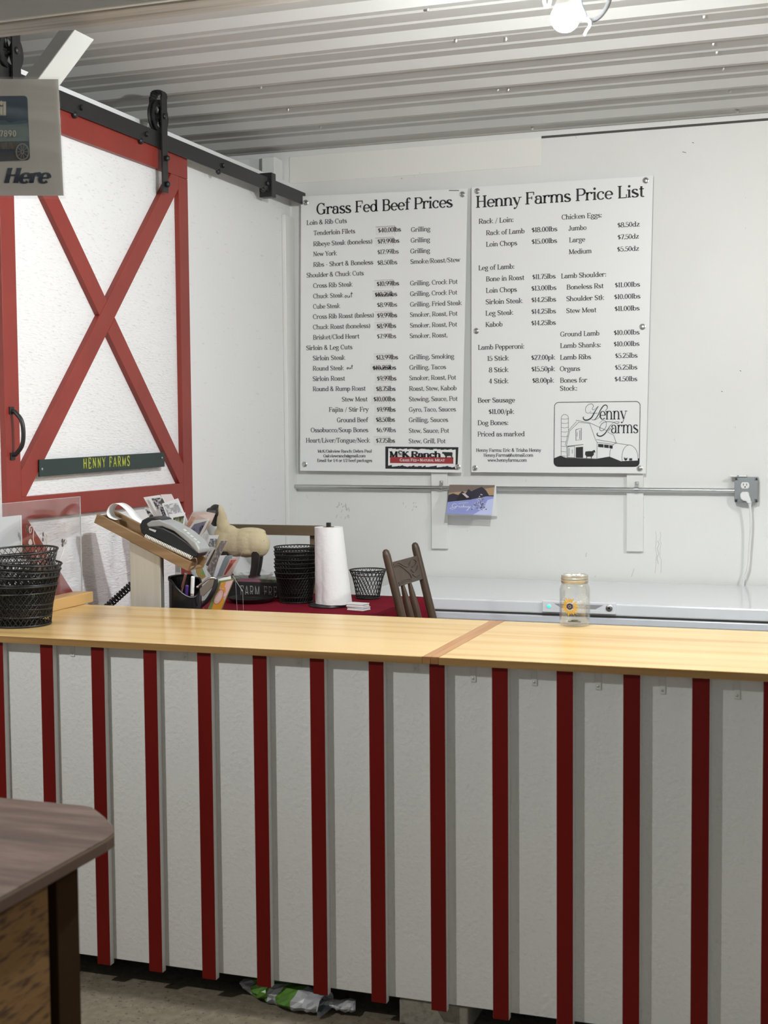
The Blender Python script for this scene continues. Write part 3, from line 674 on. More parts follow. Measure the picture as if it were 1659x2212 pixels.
# barn drawing
c5 = lambda x, y: (1180 + x / 7.541, 850 + y / 7.541)
ln = M()
def pen(pts, wd=6, off=.0008): stroke(ln, pts, [wd] * len(pts), lambda x, y: Pw(*c5(x, y)) + V((0, -off, 0)))
def arcp(cx, cy, rx, ry, a0, a1, n=12): return [(cx + rx * math.cos(math.radians(a0 + (a1 - a0) * i / n)), cy - ry * math.sin(math.radians(a0 + (a1 - a0) * i / n))) for i in range(n + 1)]
fr = arcp(205, 215, 70, 70, 180, 90, 8) + arcp(1460, 200, 70, 70, 90, 0, 8) + arcp(1445, 1120, 70, 70, 0, -90, 8) + arcp(200, 1120, 75, 70, -90, -180, 8)
pen(fr + [fr[0]], 10)
flat(ln, c5, [(125, 1055), (230, 1012), (330, 1050), (820, 1070), (1035, 1030), (1230, 1108), (1490, 1098), (1495, 1055), (1520, 1060), (1518, 1120), (1497, 1170), (1445, 1192), (200, 1192), (145, 1165), (125, 1120)], .0008)
S_ = [(243, 1010), (245, 400)] + arcp(303, 400, 58, 58, 180, 0, 10) + [(362, 600)]; pen(S_)
for y_ in (412, 482, 553, 623, 697): pen([(245, y_), (303, y_ + 8), (360, y_ - 4)], 5)
for y_ in (785, 860, 945, 1015): pen([(243, y_), (325, y_ + 6)], 5)
pen([(312, 842), (370, 590), (490, 462), (485, 436), (720, 482), (985, 605)]); pen([(1000, 630), (1095, 675), (1142, 806)]); pen([(330, 850), (382, 610), (530, 468), (710, 492), (800, 745), (830, 800), (825, 1065)])
pen([(312, 842), (330, 850), (338, 1045)]); pen([(815, 750), (1142, 806)]); pen([(830, 795), (1100, 830)]); pen([(330, 1045), (825, 1065)]); pen([(825, 1066), (1035, 1030)])
pen([(482, 590), (572, 565), (570, 752), (484, 765), (482, 590)], 9); pen([(548, 600), (545, 740)], 8); pen([(505, 630), (503, 700)])
pen([(340, 860), (605, 832)], 9); pen([(348, 868), (462, 862), (462, 1045), (350, 1040), (348, 868)], 7); pen([(372, 890), (370, 1020)], 8); pen([(424, 915), (424, 975)])
flat(ln, c5, [(482, 878), (600, 866), (600, 1048), (482, 1045)], .0008)
for (u0, u1, v0) in ((846, 934, 820), (944, 1018, 830), (1028, 1082, 840)): flat(ln, c5, [(u0, v0), (u0, v0 + 52), (u1, v0 + 60), (u1, v0 + 8)], .0008)
pen([(1035, 1030)] + arcp(1150, 1000, 115, 192, 180, 95, 10) + [(1330, 838)] + arcp(1345, 1040, 148, 202, 88, 0, 12) + [(1493, 1095), (1232, 1105)]); pen([(1232, 1105)] + arcp(1350, 1040, 118, 200, 190, 95, 10))
flat(ln, c5, [(632, 975), (640, 945), (700, 938), (742, 940), (785, 918), (792, 926), (802, 958), (790, 964), (778, 955), (775, 1000), (742, 1035), (738, 1065), (728, 1065), (728, 1030), (665, 1030), (662, 1060), (652, 1060), (652, 1020), (635, 1000)], .001)
flat(ln, c5, [(1268, 1030), (1285, 1055), (1308, 1055), (1325, 1040), (1318, 1080), (1300, 1095), (1280, 1090), (1268, 1065)], .001); flat(ln, c5, [(1352, 1056), (1400, 1054), (1400, 1092), (1350, 1094)], .001)
bd = ln.build('barn_drawing', m_ink, pb2)
sw = M()
def brush(pts, w0, w1, n=7):
    S = spline([(x, y, 0) for x, y in pts], n); k = len(S)
    stroke(sw, [(p.x, p.y) for p in S], [w0 + (w1 - w0) * math.sin(PI * i / (k - 1)) for i in range(k)], lambda x, y: Pw(*c5(x, y)) + V((0, -.0012, 0)))
brush([(728, 288), (690, 322), (645, 300), (645, 230), (690, 180), (745, 170), (768, 205), (750, 255), (775, 265), (852, 205)], 4, 7)
brush([(852, 205), (790, 300), (740, 390), (680, 430), (625, 430), (602, 395), (618, 378)], 7, 22)
brush([(960, 280), (995, 240), (985, 195), (940, 195), (890, 260), (840, 360), (790, 425), (738, 428)], 5, 16); brush([(712, 322), (780, 322), (840, 322)], 5, 7); brush([(790, 432), (850, 400), (880, 360)], 4, 6)
brush([(865, 490), (900, 450), (950, 442), (980, 480), (970, 550), (930, 600), (885, 605), (872, 560), (910, 490), (980, 460), (1080, 465), (1150, 490), (1190, 470), (1160, 458), (1100, 470), (1050, 520)], 4, 8)
brush([(1050, 510), (1000, 590), (950, 660), (890, 695), (840, 685), (828, 655), (845, 640)], 7, 20); brush([(1005, 630), (1030, 575), (1050, 570), (1030, 600)], 4, 6)
line_on(sw, 'enny', Pw, c5(868, 0)[0], c5(1310, 0)[0], c5(0, 425)[1], 27.5, off=.0012, thick=.95, thin=.35, seg=24)
line_on(sw, 'arms', Pw, c5(1055, 0)[0], c5(1500, 0)[0], c5(0, 648)[1], 27.5, off=.0012, thick=.95, thin=.35, seg=24)
sw.build('farm_lettering', m_ink, bd)

# scuffs and pencil marks on the back wall
m_scuff = mat('scuff_mark', (.52, .52, .50), .8); m_tick = mat('dark_scratch', (.10, .10, .09), .8)
def scuff(pts, wd, mm):
    k_ = M(); stroke(k_, pts, [wd] * len(pts), lambda x, y: onY(x, y, YB) + V((0, -.0006, 0))); k_.build('scuff', mm, wb)
rnd = random.Random(21)
for x0 in (1417, 1427): scuff([(x0 + rnd.uniform(-2, 2), 1148 + i * 9) for i in range(11)], .8, m_scuff)
scuff([(1421, 1168), (1424, 1176), (1420, 1184), (1423, 1196), (1419, 1206), (1422, 1218)], 1.2, m_scuff); scuff([(1370, 1228), (1364, 1246)], 1, m_scuff)
for i in range(16):
    x = 728 + rnd.uniform(0, 26); y = 1082 + rnd.uniform(0, 34); scuff([(x, y), (x + rnd.uniform(-5, 2), y + rnd.uniform(3, 9))], rnd.uniform(.7, 1.8), m_scuff)
for i in range(8):
    x = 865 + rnd.uniform(0, 40); y = 1084 + rnd.uniform(0, 16); scuff([(x, y), (x + rnd.uniform(-3, 3), y + rnd.uniform(2, 5))], rnd.uniform(.7, 1.3), m_scuff)
for (x, y, dx, dy) in ((1013, 355, 7, 9), (1474, 328, 8, 2), (1495, 308, 4, 1), (1598, 800, 3, 2), (1558, 845, 3, 1), (867, 385, 2, 1), (975, 366, 2, 1)): scuff([(x, y), (x + dx, y + dy)], 1.3, m_tick)
# ------------------------------------------------------------------ conduit, boards, outlet on the back wall
RY = Matrix.Rotation(PI / 2, 3, 'Y'); RX = Matrix.Rotation(PI / 2, 3, 'X')
zc = onY(1100, 1055.5, YB - .03).z
def wall_board(x0, x1, x2, y0, y1, label):
    a = onY(x0, y1, YB - .019); b = onY(x1, y1, YB - .019); c = onY(x1, y0, YB)
    o = M().box((a.x, YB - .019, a.z), (b.x, YB - .0005, H + .08)).build('wall_batten', m_trimw, bevel=.002)
    tag(o, label, 'wooden board', 'white boards carrying the conduit'); return o
wall_board(932, 966.5, 0, 1025, 1185, 'white vertical board under the beef price board, behind the winter card')
wall_board(1353, 1389, 0, 1030, 1191, 'white vertical board under the right end of the farm price list')
xl_, xr_ = XL + .012, onY(1585, 1055, YB - .03).x
cdt = M().tube([V((xl_, YB - .030, zc + .003)), V((xr_ + .004, YB - .030, zc - .002))], .0092, 14).build('conduit', m_zinc, smooth=True)
tag(cdt, 'galvanised steel conduit pipe running along the back wall', 'pipe')
def clamp(px, label):
    t = M(); x = onY(px, 1055, YB - .03).x
    for i in range(9):
        a0 = PI * i / 8; a1 = PI * (i + 1) / 8
    pts = [V((x, YB - .020, zc + .032)), V((x, YB - .021, zc + .013))] + [V((x, YB - .030 - .0118 * math.cos(t_), zc + .0118 * math.sin(t_))) for t_ in [PI * .5 - PI * k / 8 for k in range(9)]]
    for i in range(len(pts) - 1):
        a, b = pts[i], pts[i + 1]; n_ = (b - a).cross(V((1, 0, 0))).normalized() * .0008
        w_ = V((.008, 0, 0)); t.add([a - w_ - n_, a + w_ - n_, b + w_ - n_, b - w_ - n_, a - w_ + n_, a + w_ + n_, b + w_ + n_, b - w_ + n_], [(0, 1, 2, 3), (7, 6, 5, 4), (0, 4, 5, 1), (1, 5, 6, 2), (2, 6, 7, 3), (3, 7, 4, 0)])
    o = t.build('pipe_strap', m_zinc); tag(o, label, 'pipe clamp', 'one hole straps on the conduit')
    M().ball((x, YB - .0225, zc + .025), (.0055, .003, .0055), 12).build('screw', m_screw, o, smooth=True)
clamp(952, 'small steel strap holding the conduit, left of the winter card'); clamp(1375, 'small steel strap holding the conduit, right strap under the farm price list')
# outlet box
bx = onY(1586, 1055, YB - .045); bx2 = onY(1638, 1055, YB - .045); bzt = onY(1610, 1031, YB - .045).z; bzb = onY(1610, 1086, YB - .045).z
ob = thing('outlet_box', 'grey steel outlet box with a white duplex receptacle at the conduit end', 'electrical outlet', ((bx.x + bx2.x) / 2, YB - .02, bzb))
m_gal = mat('grey_steel_cover', (.30, .32, .33), .42, .55)
M().box((bx.x, YB - .042, bzb), (bx2.x, YB - .001, bzt)).build('box', mat('grey_box_side', (.26, .27, .28), .45, .5), ob, bevel=.006)
xm, zm = (bx.x + bx2.x) / 2, (bzt + bzb) / 2; hw_ = (bx2.x - bx.x) / 2 - .001; hh_ = (bzt - bzb) / 2 - .001; k_ = .013
cov = [(-hw_ + k_, -hh_), (hw_ - k_, -hh_), (hw_ - k_, -hh_ + k_), (hw_, -hh_ + k_), (hw_, hh_ - k_), (hw_ - k_, hh_ - k_), (hw_ - k_, hh_), (-hw_ + k_, hh_), (-hw_ + k_, hh_ - k_), (-hw_, hh_ - k_), (-hw_, -hh_ + k_), (-hw_ + k_, -hh_ + k_)]
o = M().prism([V((xm + u, YB - .049, zm + v)) for u, v in cov], (0, .007, 0)).build('cover_plate', m_gal, ob, bevel=.002); fix_normals(o)
for (su, sv) in ((-1, 1), (1, 1), (-1, -1), (1, -1)): M().ball((xm + su * (hw_ - .006), YB - .043, zm + sv * (hh_ - .006)), (.004, .002, .004), 10).build('cover_screw', m_black, ob, smooth=True)
zz1 = onY(1610, 1048.5, YB - .05).z; xo = onY(1609.5, 1048, YB - .05).x
for (cz, nm) in ((zz1, 1), (zz1 - .038, 0)):
    poly = [(.0165 * math.cos(a) * (1 if abs(math.sin(a)) < .8 else 1), max(-.0125, min(.0125, .0165 * math.sin(a)))) for a in [2 * PI * i / 28 for i in range(28)]]
    rc = M().prism([V((xo + u, YB - .0515, cz + v)) for u, v in poly], (0, .006, 0)).build('receptacle', m_white, ob); fix_normals(rc)
    sl = M()
    for su in (-.0063, .0063): sl.box((xo + su - .0012, YB - .0522, cz + .0 - .001), (xo + su + .0012, YB - .0515, cz + .0075))
    sl.lathe([(.0028, 0), (.0028, .0007), (0, .0007)], (xo, YB - .0515, cz - .0065), 12, T=RX)
    sl.build('slots', m_ink, rc)
ad = M().box((onY(1577, 1031, YB - .04).x, YB - .05, bzt + .001), (onY(1613, 1031, YB - .04).x, YB - .012, bzt + .010)).build('adapter', m_white, bevel=.003); tag(ad, 'thin white plastic adapter lying on top of the outlet box', 'adapter')
M().box((onY(1592, 1028, YB - .05).x, YB - .0504, bzt + .004), (onY(1596, 1028, YB - .05).x, YB - .0496, bzt + .007)).build('slot', m_ink, ad)
# plug and cord down to the freezer
pc = thing('power_cord', 'white power cord plugged into the outlet box and hanging behind the freezer', 'power cord', (xo, YB - .06, bzb))
pz = zz1 - .038
pl = [onY(x, y, YB - .054) for x, y in ((1600, 1066), (1603, 1063), (1614, 1063), (1618, 1068), (1622, 1078), (1623, 1087), (1615.5, 1087), (1613, 1082), (1606, 1081), (1601, 1077), (1599.5, 1071))]
o = M().prism([V((p.x, YB - .075, p.z)) for p in pl], (0, .022, 0)).build('plug', m_white, pc, bevel=.004); fix_normals(o)
cp = [onY(x, y, YB - .064) for x, y in ((1619.5, 1085), (1620, 1095), (1621.5, 1112), (1622, 1130), (1621, 1155), (1618.5, 1185), (1616, 1220), (1611, 1240), (1604, 1258))]
zlid = -.1135 * 5.65 + H
cp = [V((p.x, YB - .064 + .03 * i / 8, p.z)) for i, p in enumerate(cp)] + [V((cp[-1].x - .005, YB - .008, zlid - .10))]
M().tube(spline(cp, 6), .0047, 10).build('cord', m_white, pc, smooth=True)
M().tube([cp[0] + V((0, 0, .004)), cp[0] * .3 + cp[1] * .7], [.0075, .0055], 10).build('strain_relief', m_white, pc, smooth=True)

# winter card hooked over the conduit
def card_plane(y): return YB - .056 - .05 * max(0, min(1, (y - 1047) / 66))
wc = [onY(964, 1110, card_plane(1113)), onY(1062, 1113, card_plane(1113)), onY(1069, 1048, card_plane(1047)), onY(971, 1047, card_plane(1047))]
def Pc(u, v):  # 0..1 across, 0..1 up
    a = wc[0].lerp(wc[1], u); b = wc[3].lerp(wc[2], u); return a.lerp(b, v)
cdn = (wc[1] - wc[0]).cross(wc[3] - wc[0]).normalized()
hc = thing('greeting_card', 'winter greeting card with a snowy cabin and tree, hooked on the conduit', 'card', (wc[0] + wc[1]) / 2)
o = M().prism(wc, -cdn * .0012).build('front_leaf', m_paper, hc); fix_normals(o)
bq = [wc[3] + V((.002, .012, -.001)), wc[2] + V((.002, .012, -.001)), onY(1074, 1115, YB - .030), onY(967, 1113, YB - .030)]
o = M().prism(bq, V((0, .0012, 0))).build('back_leaf', m_paper, hc); fix_normals(o)
def cq(name, pts, col, lay, parent=hc):
    mm = mat(name + '_print', col, .35); m_ = M(); m_.add([Pc(u, v) + cdn * (.0003 * lay) for u, v in pts], [tuple(range(len(pts)))]); return m_.build(name, mm, parent)
pic = cq('dusk_sky', [(0, .0), (1, .0), (1, 1), (0, 1)], (.20, .155, .13), 1)
cq('evening_glow', [(.0, .45), (1, .62), (1, .93), (.5, .80), (0, .72)], (.44, .30, .17), 2, pic)
cq('far_trees', [(0, .40), (1, .60), (1, .66), (.9, .65), (.82, .82), (.72, .94), (.6, .86), (.5, .78), (.43, .86), (.38, .70), (.3, .78), (.22, .65), (.1, .70), (0, .64)], (.035, .032, .05), 3, pic)
cq('snow_slope', [(0, 0), (1, 0), (1, .62), (.85, .62), (.5, .50), (0, .40)], (.29, .33, .66), 4, pic)
cq('snow_light', [(.6, .0), (1, .0), (1, .55), (.88, .50), (.8, .20)], (.55, .60, .88), 5, pic)
cq('cabin', [(.19, .44), (.52, .50), (.50, .60), (.40, .66), (.30, .70), (.2, .55)], (.022, .017, .02), 6, pic)
cq('cabin_roof', [(.30, .70), (.36, .71), (.47, .58), (.42, .55)], (.55, .50, .55), 7, pic)
tr_ = M(); rnd = random.Random(5)
for i in range(90):
    v = rnd.random(); hw2 = .16 * (1 - v) + .02; u = .72 + rnd.uniform(-1, 1) * hw2; vv = .17 + v * .52; r = .016
    c_ = Pc(u, vv) + cdn * (.0018 + .0001 * rnd.random()); ux = (wc[1] - wc[0]) * r * rnd.uniform(.5, 1.3); uy = (wc[3] - wc[0]) * r * rnd.uniform(.7, 1.6)
    tr_.add([c_ - ux, c_ - uy, c_ + ux, c_ + uy], [(0, 1, 2, 3)], 1 if rnd.random() < .45 else 0)
tr_.build('snowy_tree', [mat('tree_print', (.03, .03, .035), .5), mat('tree_snow_print', (.62, .6, .66), .5)], pic)
gw = M(); o0 = Pc(.10, .20); ux = (wc[1] - wc[0]) / 100; uy = (wc[3] - wc[0]) / 100
def script(mesh, pts, wd): S = spline([(x, y, 0) for x, y in pts], 5); stroke(mesh, [(p.x, p.y) for p in S], [wd] * len(S), lambda x, y: Pc(x / 100, y / 100) + cdn * .0022)
script(gw, [(21, 33), (15, 35), (11, 27), (15, 22), (20, 26), (19, 20), (12, 16), (7, 19), (14, 22), (22, 25)], 1.0)
script(gw, [(22, 25), (23, 29), (25, 26), (27, 24), (29, 28), (28, 23), (31, 24), (33, 28), (32, 23), (35, 24), (37, 33), (36, 23), (38, 27), (39, 23), (41, 27), (42, 23), (44, 27), (45, 23), (48, 28), (46, 24), (49, 26), (47, 14), (44, 13), (50, 23), (52, 27), (51, 22), (48, 22)], .8)
S0 = [Pc(.25 + .0, .345), Pc(.47, .375)]
Rr = (S0[1] - S0[0]); Ls = Rr.length; Rr.normalize(); Uu = cdn.cross(Rr)
draw_text(gw, "SEASON'S", lambda x, y: S0[0] + Rr * (x * Ls / text_len("SEASON'S", .8)) + Uu * (y * .0007) + cdn * .0022, .9, .5, track=.8)
gw.build('greeting_lettering', m_paper, pic)

# ------------------------------------------------------------------ chest freezer under the back wall
YF = 4.91; zl_ = zlid
m_frz = mat('white_enamel', (.74, .77, .80), .16, coat=.4, bump=[(60, (1, 1, 1), .015, (0, 0, 0))])
m_frzg = mat('grey_plastic_trim', (.42, .45, .50), .4); m_gask = mat('dark_gasket', (.17, .17, .165), .7)
fz = thing('chest_freezer', 'long white chest freezer along the back wall with a lit green button', 'freezer', (-1.0, 5.3, 0))
x0f, x1f = -1.83, .12
M().box((x0f + .01, YF + .02, .06), (x1f - .01, YB - .03, zl_ - .062)).build('body', m_frz, fz, bevel=.006)
M().box((x0f + .006, YF + .006, zl_ - .079), (x1f - .006, YB - .035, zl_ - .052)).build('top_rim', mat('freezer_rim', (.60, .63, .67), .3), fz, bevel=.004)
M().box((x0f + .02, YF + .010, zl_ - .056), (x1f - .02, YB - .05, zl_ - .044)).build('gasket', m_gask, fz)
M().box((x0f, YF, zl_ - .044), (x1f, YB - .022, zl_)).build('lid', m_frz, fz, bevel=.005)
M().box((x0f + .03, YF + .05, .0), (x1f - .03, YB - .06, .06)).build('plinth', m_gask, fz)
hx0, hx1 = onY(1171, 1310, YF - .01).x, onY(1330.5, 1313, YF - .01).x
zh0, zh1 = onY(1250, 1325, YF - .01).z, onY(1250, 1300, YF - .01).z
hdl = M().box((hx0, YF - .012, zh0), (hx1, YF + .002, zh1)).build('handle_panel', mat('handle_plastic', (.74, .76, .79), .3), fz, bevel=.003)
xa_, xb_ = hx0 + .045, hx1 - .045
zq0, zq1 = zh0 + .009, zh1 - .009
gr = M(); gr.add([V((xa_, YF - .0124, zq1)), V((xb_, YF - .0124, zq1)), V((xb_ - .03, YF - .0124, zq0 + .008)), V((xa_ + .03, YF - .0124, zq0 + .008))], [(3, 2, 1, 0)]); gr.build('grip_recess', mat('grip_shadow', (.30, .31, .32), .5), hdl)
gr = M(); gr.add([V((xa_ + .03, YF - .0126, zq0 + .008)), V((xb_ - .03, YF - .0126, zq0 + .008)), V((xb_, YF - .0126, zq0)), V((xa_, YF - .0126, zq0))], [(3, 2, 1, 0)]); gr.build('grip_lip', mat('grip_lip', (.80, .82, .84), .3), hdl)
lp = onY(1186, 1310, YF - .013)
M().lathe([(.009, 0), (.008, .002), (.0065, .002)], lp + V((0, .0015, 0)), 20, T=RX).build('light_ring', m_white, hdl, smooth=True)
M().ball(lp + V((0, -.001, 0)), (.0062, .0035, .0062), 16).build('green_light', mat('green_lamp', (.05, .6, .42), .3, emit=((.04, .85, .62), .9)), hdl, smooth=True)
kp = onY(1316, 1313.5, YF - .013)
kl = M().lathe([(.0125, 0), (.0125, .003), (.010, .005)], kp + V((0, .0015, 0)), 24, T=RX).build('lock_ring', m_zinc, hdl, smooth=True)
M().lathe([(.0105, .0046), (.004, .0048), (.004, .0056), (0, .0056)], kp + V((0, .0015, 0)), 24, T=RX).build('lock_cylinder', mat('dark_lock', (.03, .027, .022), .35, .6), hdl, smooth=True)
ln_ = M(); p_ = onY(1176, 1340, YF + .019); ln_.box((p_.x, YF + .0185, .08), (p_.x + .002, YF + .0195, zl_ - .08)); ln_.build('panel_seam', m_gask, fz)

# ------------------------------------------------------------------ sales counter: two units with red battens
ZT = H - .5335; YC0, YC1 = 3.022, 3.645; TH = .017
YP0, YP1 = 3.030, 3.0495
zb_bat = H - 1.386; zb_pan = H - 1.374
def xs(px, y=1600): return onY(px, y, YP0).x
BX = [-21, 91, 203, 315.5, 433, 553, 676, 802, 930, 1062, 1199, 1344, 1492, 1648]
BXm = [xs(b) for b in BX]
sp_ = (BXm[-1] - BXm[1]) / 12
BXm = [BXm[1] + sp_ * (i - 1) for i in range(len(BXm) + 5)]
BW = .0385
JX0 = onZ(935, 1416, ZT - H).x; JX = JX0
def counter(name, label, x0, x1, bats, oak_side):
    t = thing(name, label, 'counter', ((x0 + x1) / 2, 3.3, 0), 'sales counter units')
    xt0, xt1 = (x0 + .020, x1) if oak_side == 'l' else (x0, x1 - .020)
    M().box((xt0, YC0, ZT - TH), (xt1, YC1, ZT), 0).build('countertop', m_pine, t, bevel=.0015)
    M().box((xt0, YC0 - .0022, ZT - TH - .001), (xt1, YC0 - .0002, ZT - .001)).build('front_edge', m_pedge, t)
    M().box(((x0 if oak_side == 'l' else x1 - .0195), YC0 - .002, ZT - TH), ((x0 + .0195 if oak_side == 'l' else x1), YC1, ZT + .0005)).build('oak_edging', m_oak, t, bevel=.001)
    M().box((x0 + .004, YP1, zb_pan), (x1 - .004, YP1 + .012, ZT - TH - .001)).build('front_panel', m_front, t)
    M().box((x0 + .02, YP1 + .4, ZT - .3), (x1 - .02, YP1 + .42, ZT - TH - .001)).box((x0 + .02, YP1 + .012, ZT - .35), (x0 + .04, YC1 - .03, ZT - TH - .001)).box((x1 - .04, YP1 + .012, ZT - .35), (x1 - .02, YC1 - .03, ZT - TH - .001)).build('inner_frame', m_trimw, t)
    M().box((x0 + .03, YP1 + .03, zb_pan - .002), (x1 - .03, YC1 - .05, zb_pan + .016)).build('bottom_deck', m_black, t)
    for bxx in bats:
        o = M()
        a, b = (bxx, YP0, zb_bat), (bxx + BW, YP1 - .0005, ZT - TH - .002)
        o.box(a, b, 1)
        for i, f_ in enumerate(o.f): 
            if i % 6 == 2: o.m[i] = 0
        o.build('batten', [m_red2, m_front], t, bevel=.0008)
    return t
lc = counter('sales_counter', 'white sales counter unit with red battens, left of the joint in the top', -2.315, JX - .0005, [x for x in BXm if x < JX - .03 and x > -2.31], 'r')
rc_ = counter('sales_counter', 'white sales counter unit with red battens, right of the joint, under the glass jar', JX + .0005, .62, [x for x in BXm if x > JX - .03 and x < .58], 'l')
# painted steel straps below the top
m_strap = mat('painted_strap', (.66, .66, .63), .45)
for (px, py0, py1) in ((156, 1398, 1418), (400, 1403, 1427), (646, 1412, 1440), (898, 1425, 1452), (1022, 1441, 1473), (1154, 1450, 1481), (1292, 1460, 1490), (1431, 1470, 1499), (1592, 1480, 1510)):
    p = onY(px, py1, YP1 - .002); root = lc if px < 930 else rc_
    o = M().box((p.x - .0065, YP1 - .0022, p.z), (p.x + .0065, YP1 - .0002, ZT - TH - .003)).build('steel_strap', m_strap, root, bevel=.0005)
    M().ball((p.x, YP1 - .0025, p.z + .008), (.003, .0014, .003), 10).build('strap_screw', m_screw, o, smooth=True)
# caster under the left unit
cs = onZ(222, 2093, -H); cx_ = onY(222, 2080, 3.13).x
ca = M().lathe([(.0, -.014), (.036, -.014), (.041, -.008), (.041, .008), (.036, .014), (0, .014)], (cx_, 3.16, .0412), 28, T=RX).build('caster_wheel', mat('caster_rubber', (.03, .03, .028), .7), lc, smooth=True)
M().box((cx_ - .02, 3.135, .045), (cx_ + .02, 3.140, zb_pan)).box((cx_ - .02, 3.18, .045), (cx_ + .02, 3.185, zb_pan)).build('caster_fork', m_zinc, ca)
# second casters further along, hidden in the dark
# concrete block carrying the right unit
gb = M().box((-1.035, 3.055, 0), (-.862, 3.42, .064)).build('concrete_block', mat('block_concrete', (.30, .275, .225), .95, bump=[(80, (1, 1, 1), .6, (0, 0, 0))], var=[(60, (1, 1, 1), (.20, .18, .145), .5, .7)]), bevel=.004)
tag(gb, 'grey concrete block propping up the counter at its joint', 'concrete block')
cxb = onY(1150, 2205, 3.25).x
o = M().lathe([(0, 0), (.085, 0), (.095, .045), (.085, .0455), (0, .046)], (cxb, 3.27, 0.0), 28).build('pail_lid', mat('dark_green_pail', (.012, .04, .03), .35), None, smooth=True)
tag(o, 'dark green plastic lid lying on the floor beneath the counter, right of the block', 'lid')
bk = M()
for i in range(24):
    a = 2 * PI * i / 24; bk.tube([V((cxb + .0955 * math.cos(a), 3.27 + .0955 * math.sin(a), .004)), V((cxb + .097 * math.cos(a), 3.27 + .097 * math.sin(a), .041))], .0035, 5)
bk.build('lid_ribs', m_black, o)
# crumpled bag on the floor
rnd = random.Random(11)
def crumple(path, rad, name, mats, parent=None, n=14, sq=.45, cut=None):
    S = spline(path, 6); m_ = M(); vs = []; k = len(S)
    R_ = [rad[min(int(i / (k - 1) * (len(rad) - 1)), len(rad) - 2)] * (1 - (i / (k - 1) * (len(rad) - 1)) % 1) + rad[min(int(i / (k - 1) * (len(rad) - 1)) + 1, len(rad) - 1)] * ((i / (k - 1) * (len(rad) - 1)) % 1) for i in range(k)]
    for i, p in enumerate(S):
        t = (S[min(i + 1, k - 1)] - S[max(i - 1, 0)]).normalized(); side = t.cross(V((0, 0, 1))).normalized(); up_ = V((0, 0, 1))
        for q in range(n):
            a = 2 * PI * q / n; r = R_[i] * rnd.uniform(.78, 1.15)
            v_ = p + side * math.cos(a) * r + up_ * math.sin(a) * r * sq; v_.z = max(v_.z, .0015 + .001 * rnd.random()); vs.append(v_)
    fs = []; ms = []
    for i in range(k - 1):
        for q in range(n):
            q2 = (q + 1) % n; fs.append((i * n + q, i * n + q2, (i + 1) * n + q2, (i + 1) * n + q)); ms.append(1 if (len(mats) > 1 and cut and cut(i / k, q / n)) else 0)
    m_.v = vs; m_.f = fs; m_.m = ms
    return m_.build(name, mats, parent, smooth=False)
m_bag = mat('grey_plastic_film', (.46, .47, .49), .3, spec=.6); m_bagg = mat('green_print_film', (.10, .24, .035), .35)
pa_ = onZ(525, 2122, -H + .02); pb_ = onZ(650, 2160, -H + .02); pc_ = onZ(705, 2172, -H + .02); pd_ = onZ(768, 2172, -H + .02)
bag = crumple([pa_, pa_.lerp(pb_, .5), pb_, pc_], [.014, .042, .046, .026], 'crumpled_bag', [m_bag, m_bagg], None, 14, .6, lambda u, v: (.14 < u < .34) or (.46 < u < .62))
tag(bag, 'crumpled grey and green plastic bag on the floor beneath the counter', 'plastic bag')
crumple([pc_ + V((-.03, 0, -.004)), pc_ + V((.0, .01, .004)), (pc_ + pd_) / 2, pd_], [.004, .012, .022, .030], 'torn_end', [m_bag], bag, 12, .5)
e_ = onZ(548, 2118, -H + .035)
crumple([e_, e_ + V((.05, .01, .008)), e_ + V((.11, 0, .0))], [.008, .016, .01], 'folded_corner', [m_bagg], bag, 10, .5)

# ------------------------------------------------------------------ glass jar on the right unit
jp = onZ(1241.5, 1351, ZT - H); sc_j = 1 / ppm(jp); jx, jy = jp.x, jp.y
R0 = 33.0 * sc_j; hJ = 111 * sc_j
jr = thing('mason_jar', 'clear glass jar with a painted sunflower and a metal screw lid on the countertop', 'jar', (jx, jy, ZT))
m_glass = clear_mat('jar_glass', (.98, .985, .98), .045, .60, (.9, .92, .9))
pr = [(0, .004), (R0 * .78, .003), (R0 * .9, .001 + .002), (R0 * .98, .010), (R0, .020), (R0, hJ * .70), (R0 * .97, hJ * .755), (R0 * .90, hJ * .80), (R0 * .85, hJ * .83), (R0 * .84, hJ * .87)]
M().lathe(pr, (jx, jy, ZT), 56).build('glass', m_glass, jr, smooth=True, auto=False)
M().lathe([(0, .0095), (R0 * .80, .0095), (R0 * .90, .016), (R0 * .93, .03), (R0 * .93, hJ * .69), (R0 * .85, hJ * .79), (R0 * .79, hJ * .84)], (jx, jy, ZT), 56).build('inner_glass', m_glass, jr, smooth=True, auto=False)
lid_ = M().lathe([(R0 * .86, hJ * .835), (R0 * .885, hJ * .84), (R0 * .885, hJ * .865), (R0 * .90, hJ * .872), (R0 * .90, hJ * .885), (R0 * .875, hJ * .89), (R0 * .875, hJ * .915), (R0 * .895, hJ * .922), (R0 * .895, hJ * .935), (R0 * .88, hJ * .94), (R0 * .88, hJ * .985), (R0 * .86, hJ * .998), (R0 * .74, hJ), (R0 * .73, hJ * .99)], (jx, jy, ZT), 48, caps=False).build('lid_band', mat('tarnished_lid', (.56, .53, .45), .36, .7), jr, smooth=True)
M().lathe([(R0 * .74, hJ * .985), (0, hJ * .985)], (jx, jy, ZT), 40, caps=False).build('lid_disc', mat('lid_disc_metal', (.74, .74, .72), .35, .3), jr)
sl = M(); 
for (u, v, s_) in ((-.3, .2, .10), (.05, .0, .09), (.35, .1, .10)): sl.box((jx + R0 * u, jy + R0 * v - .002, ZT + hJ * .985), (jx + R0 * (u + s_), jy + R0 * v + .002, ZT + hJ * .99))
sl.build('lid_slots', m_ink, jr)
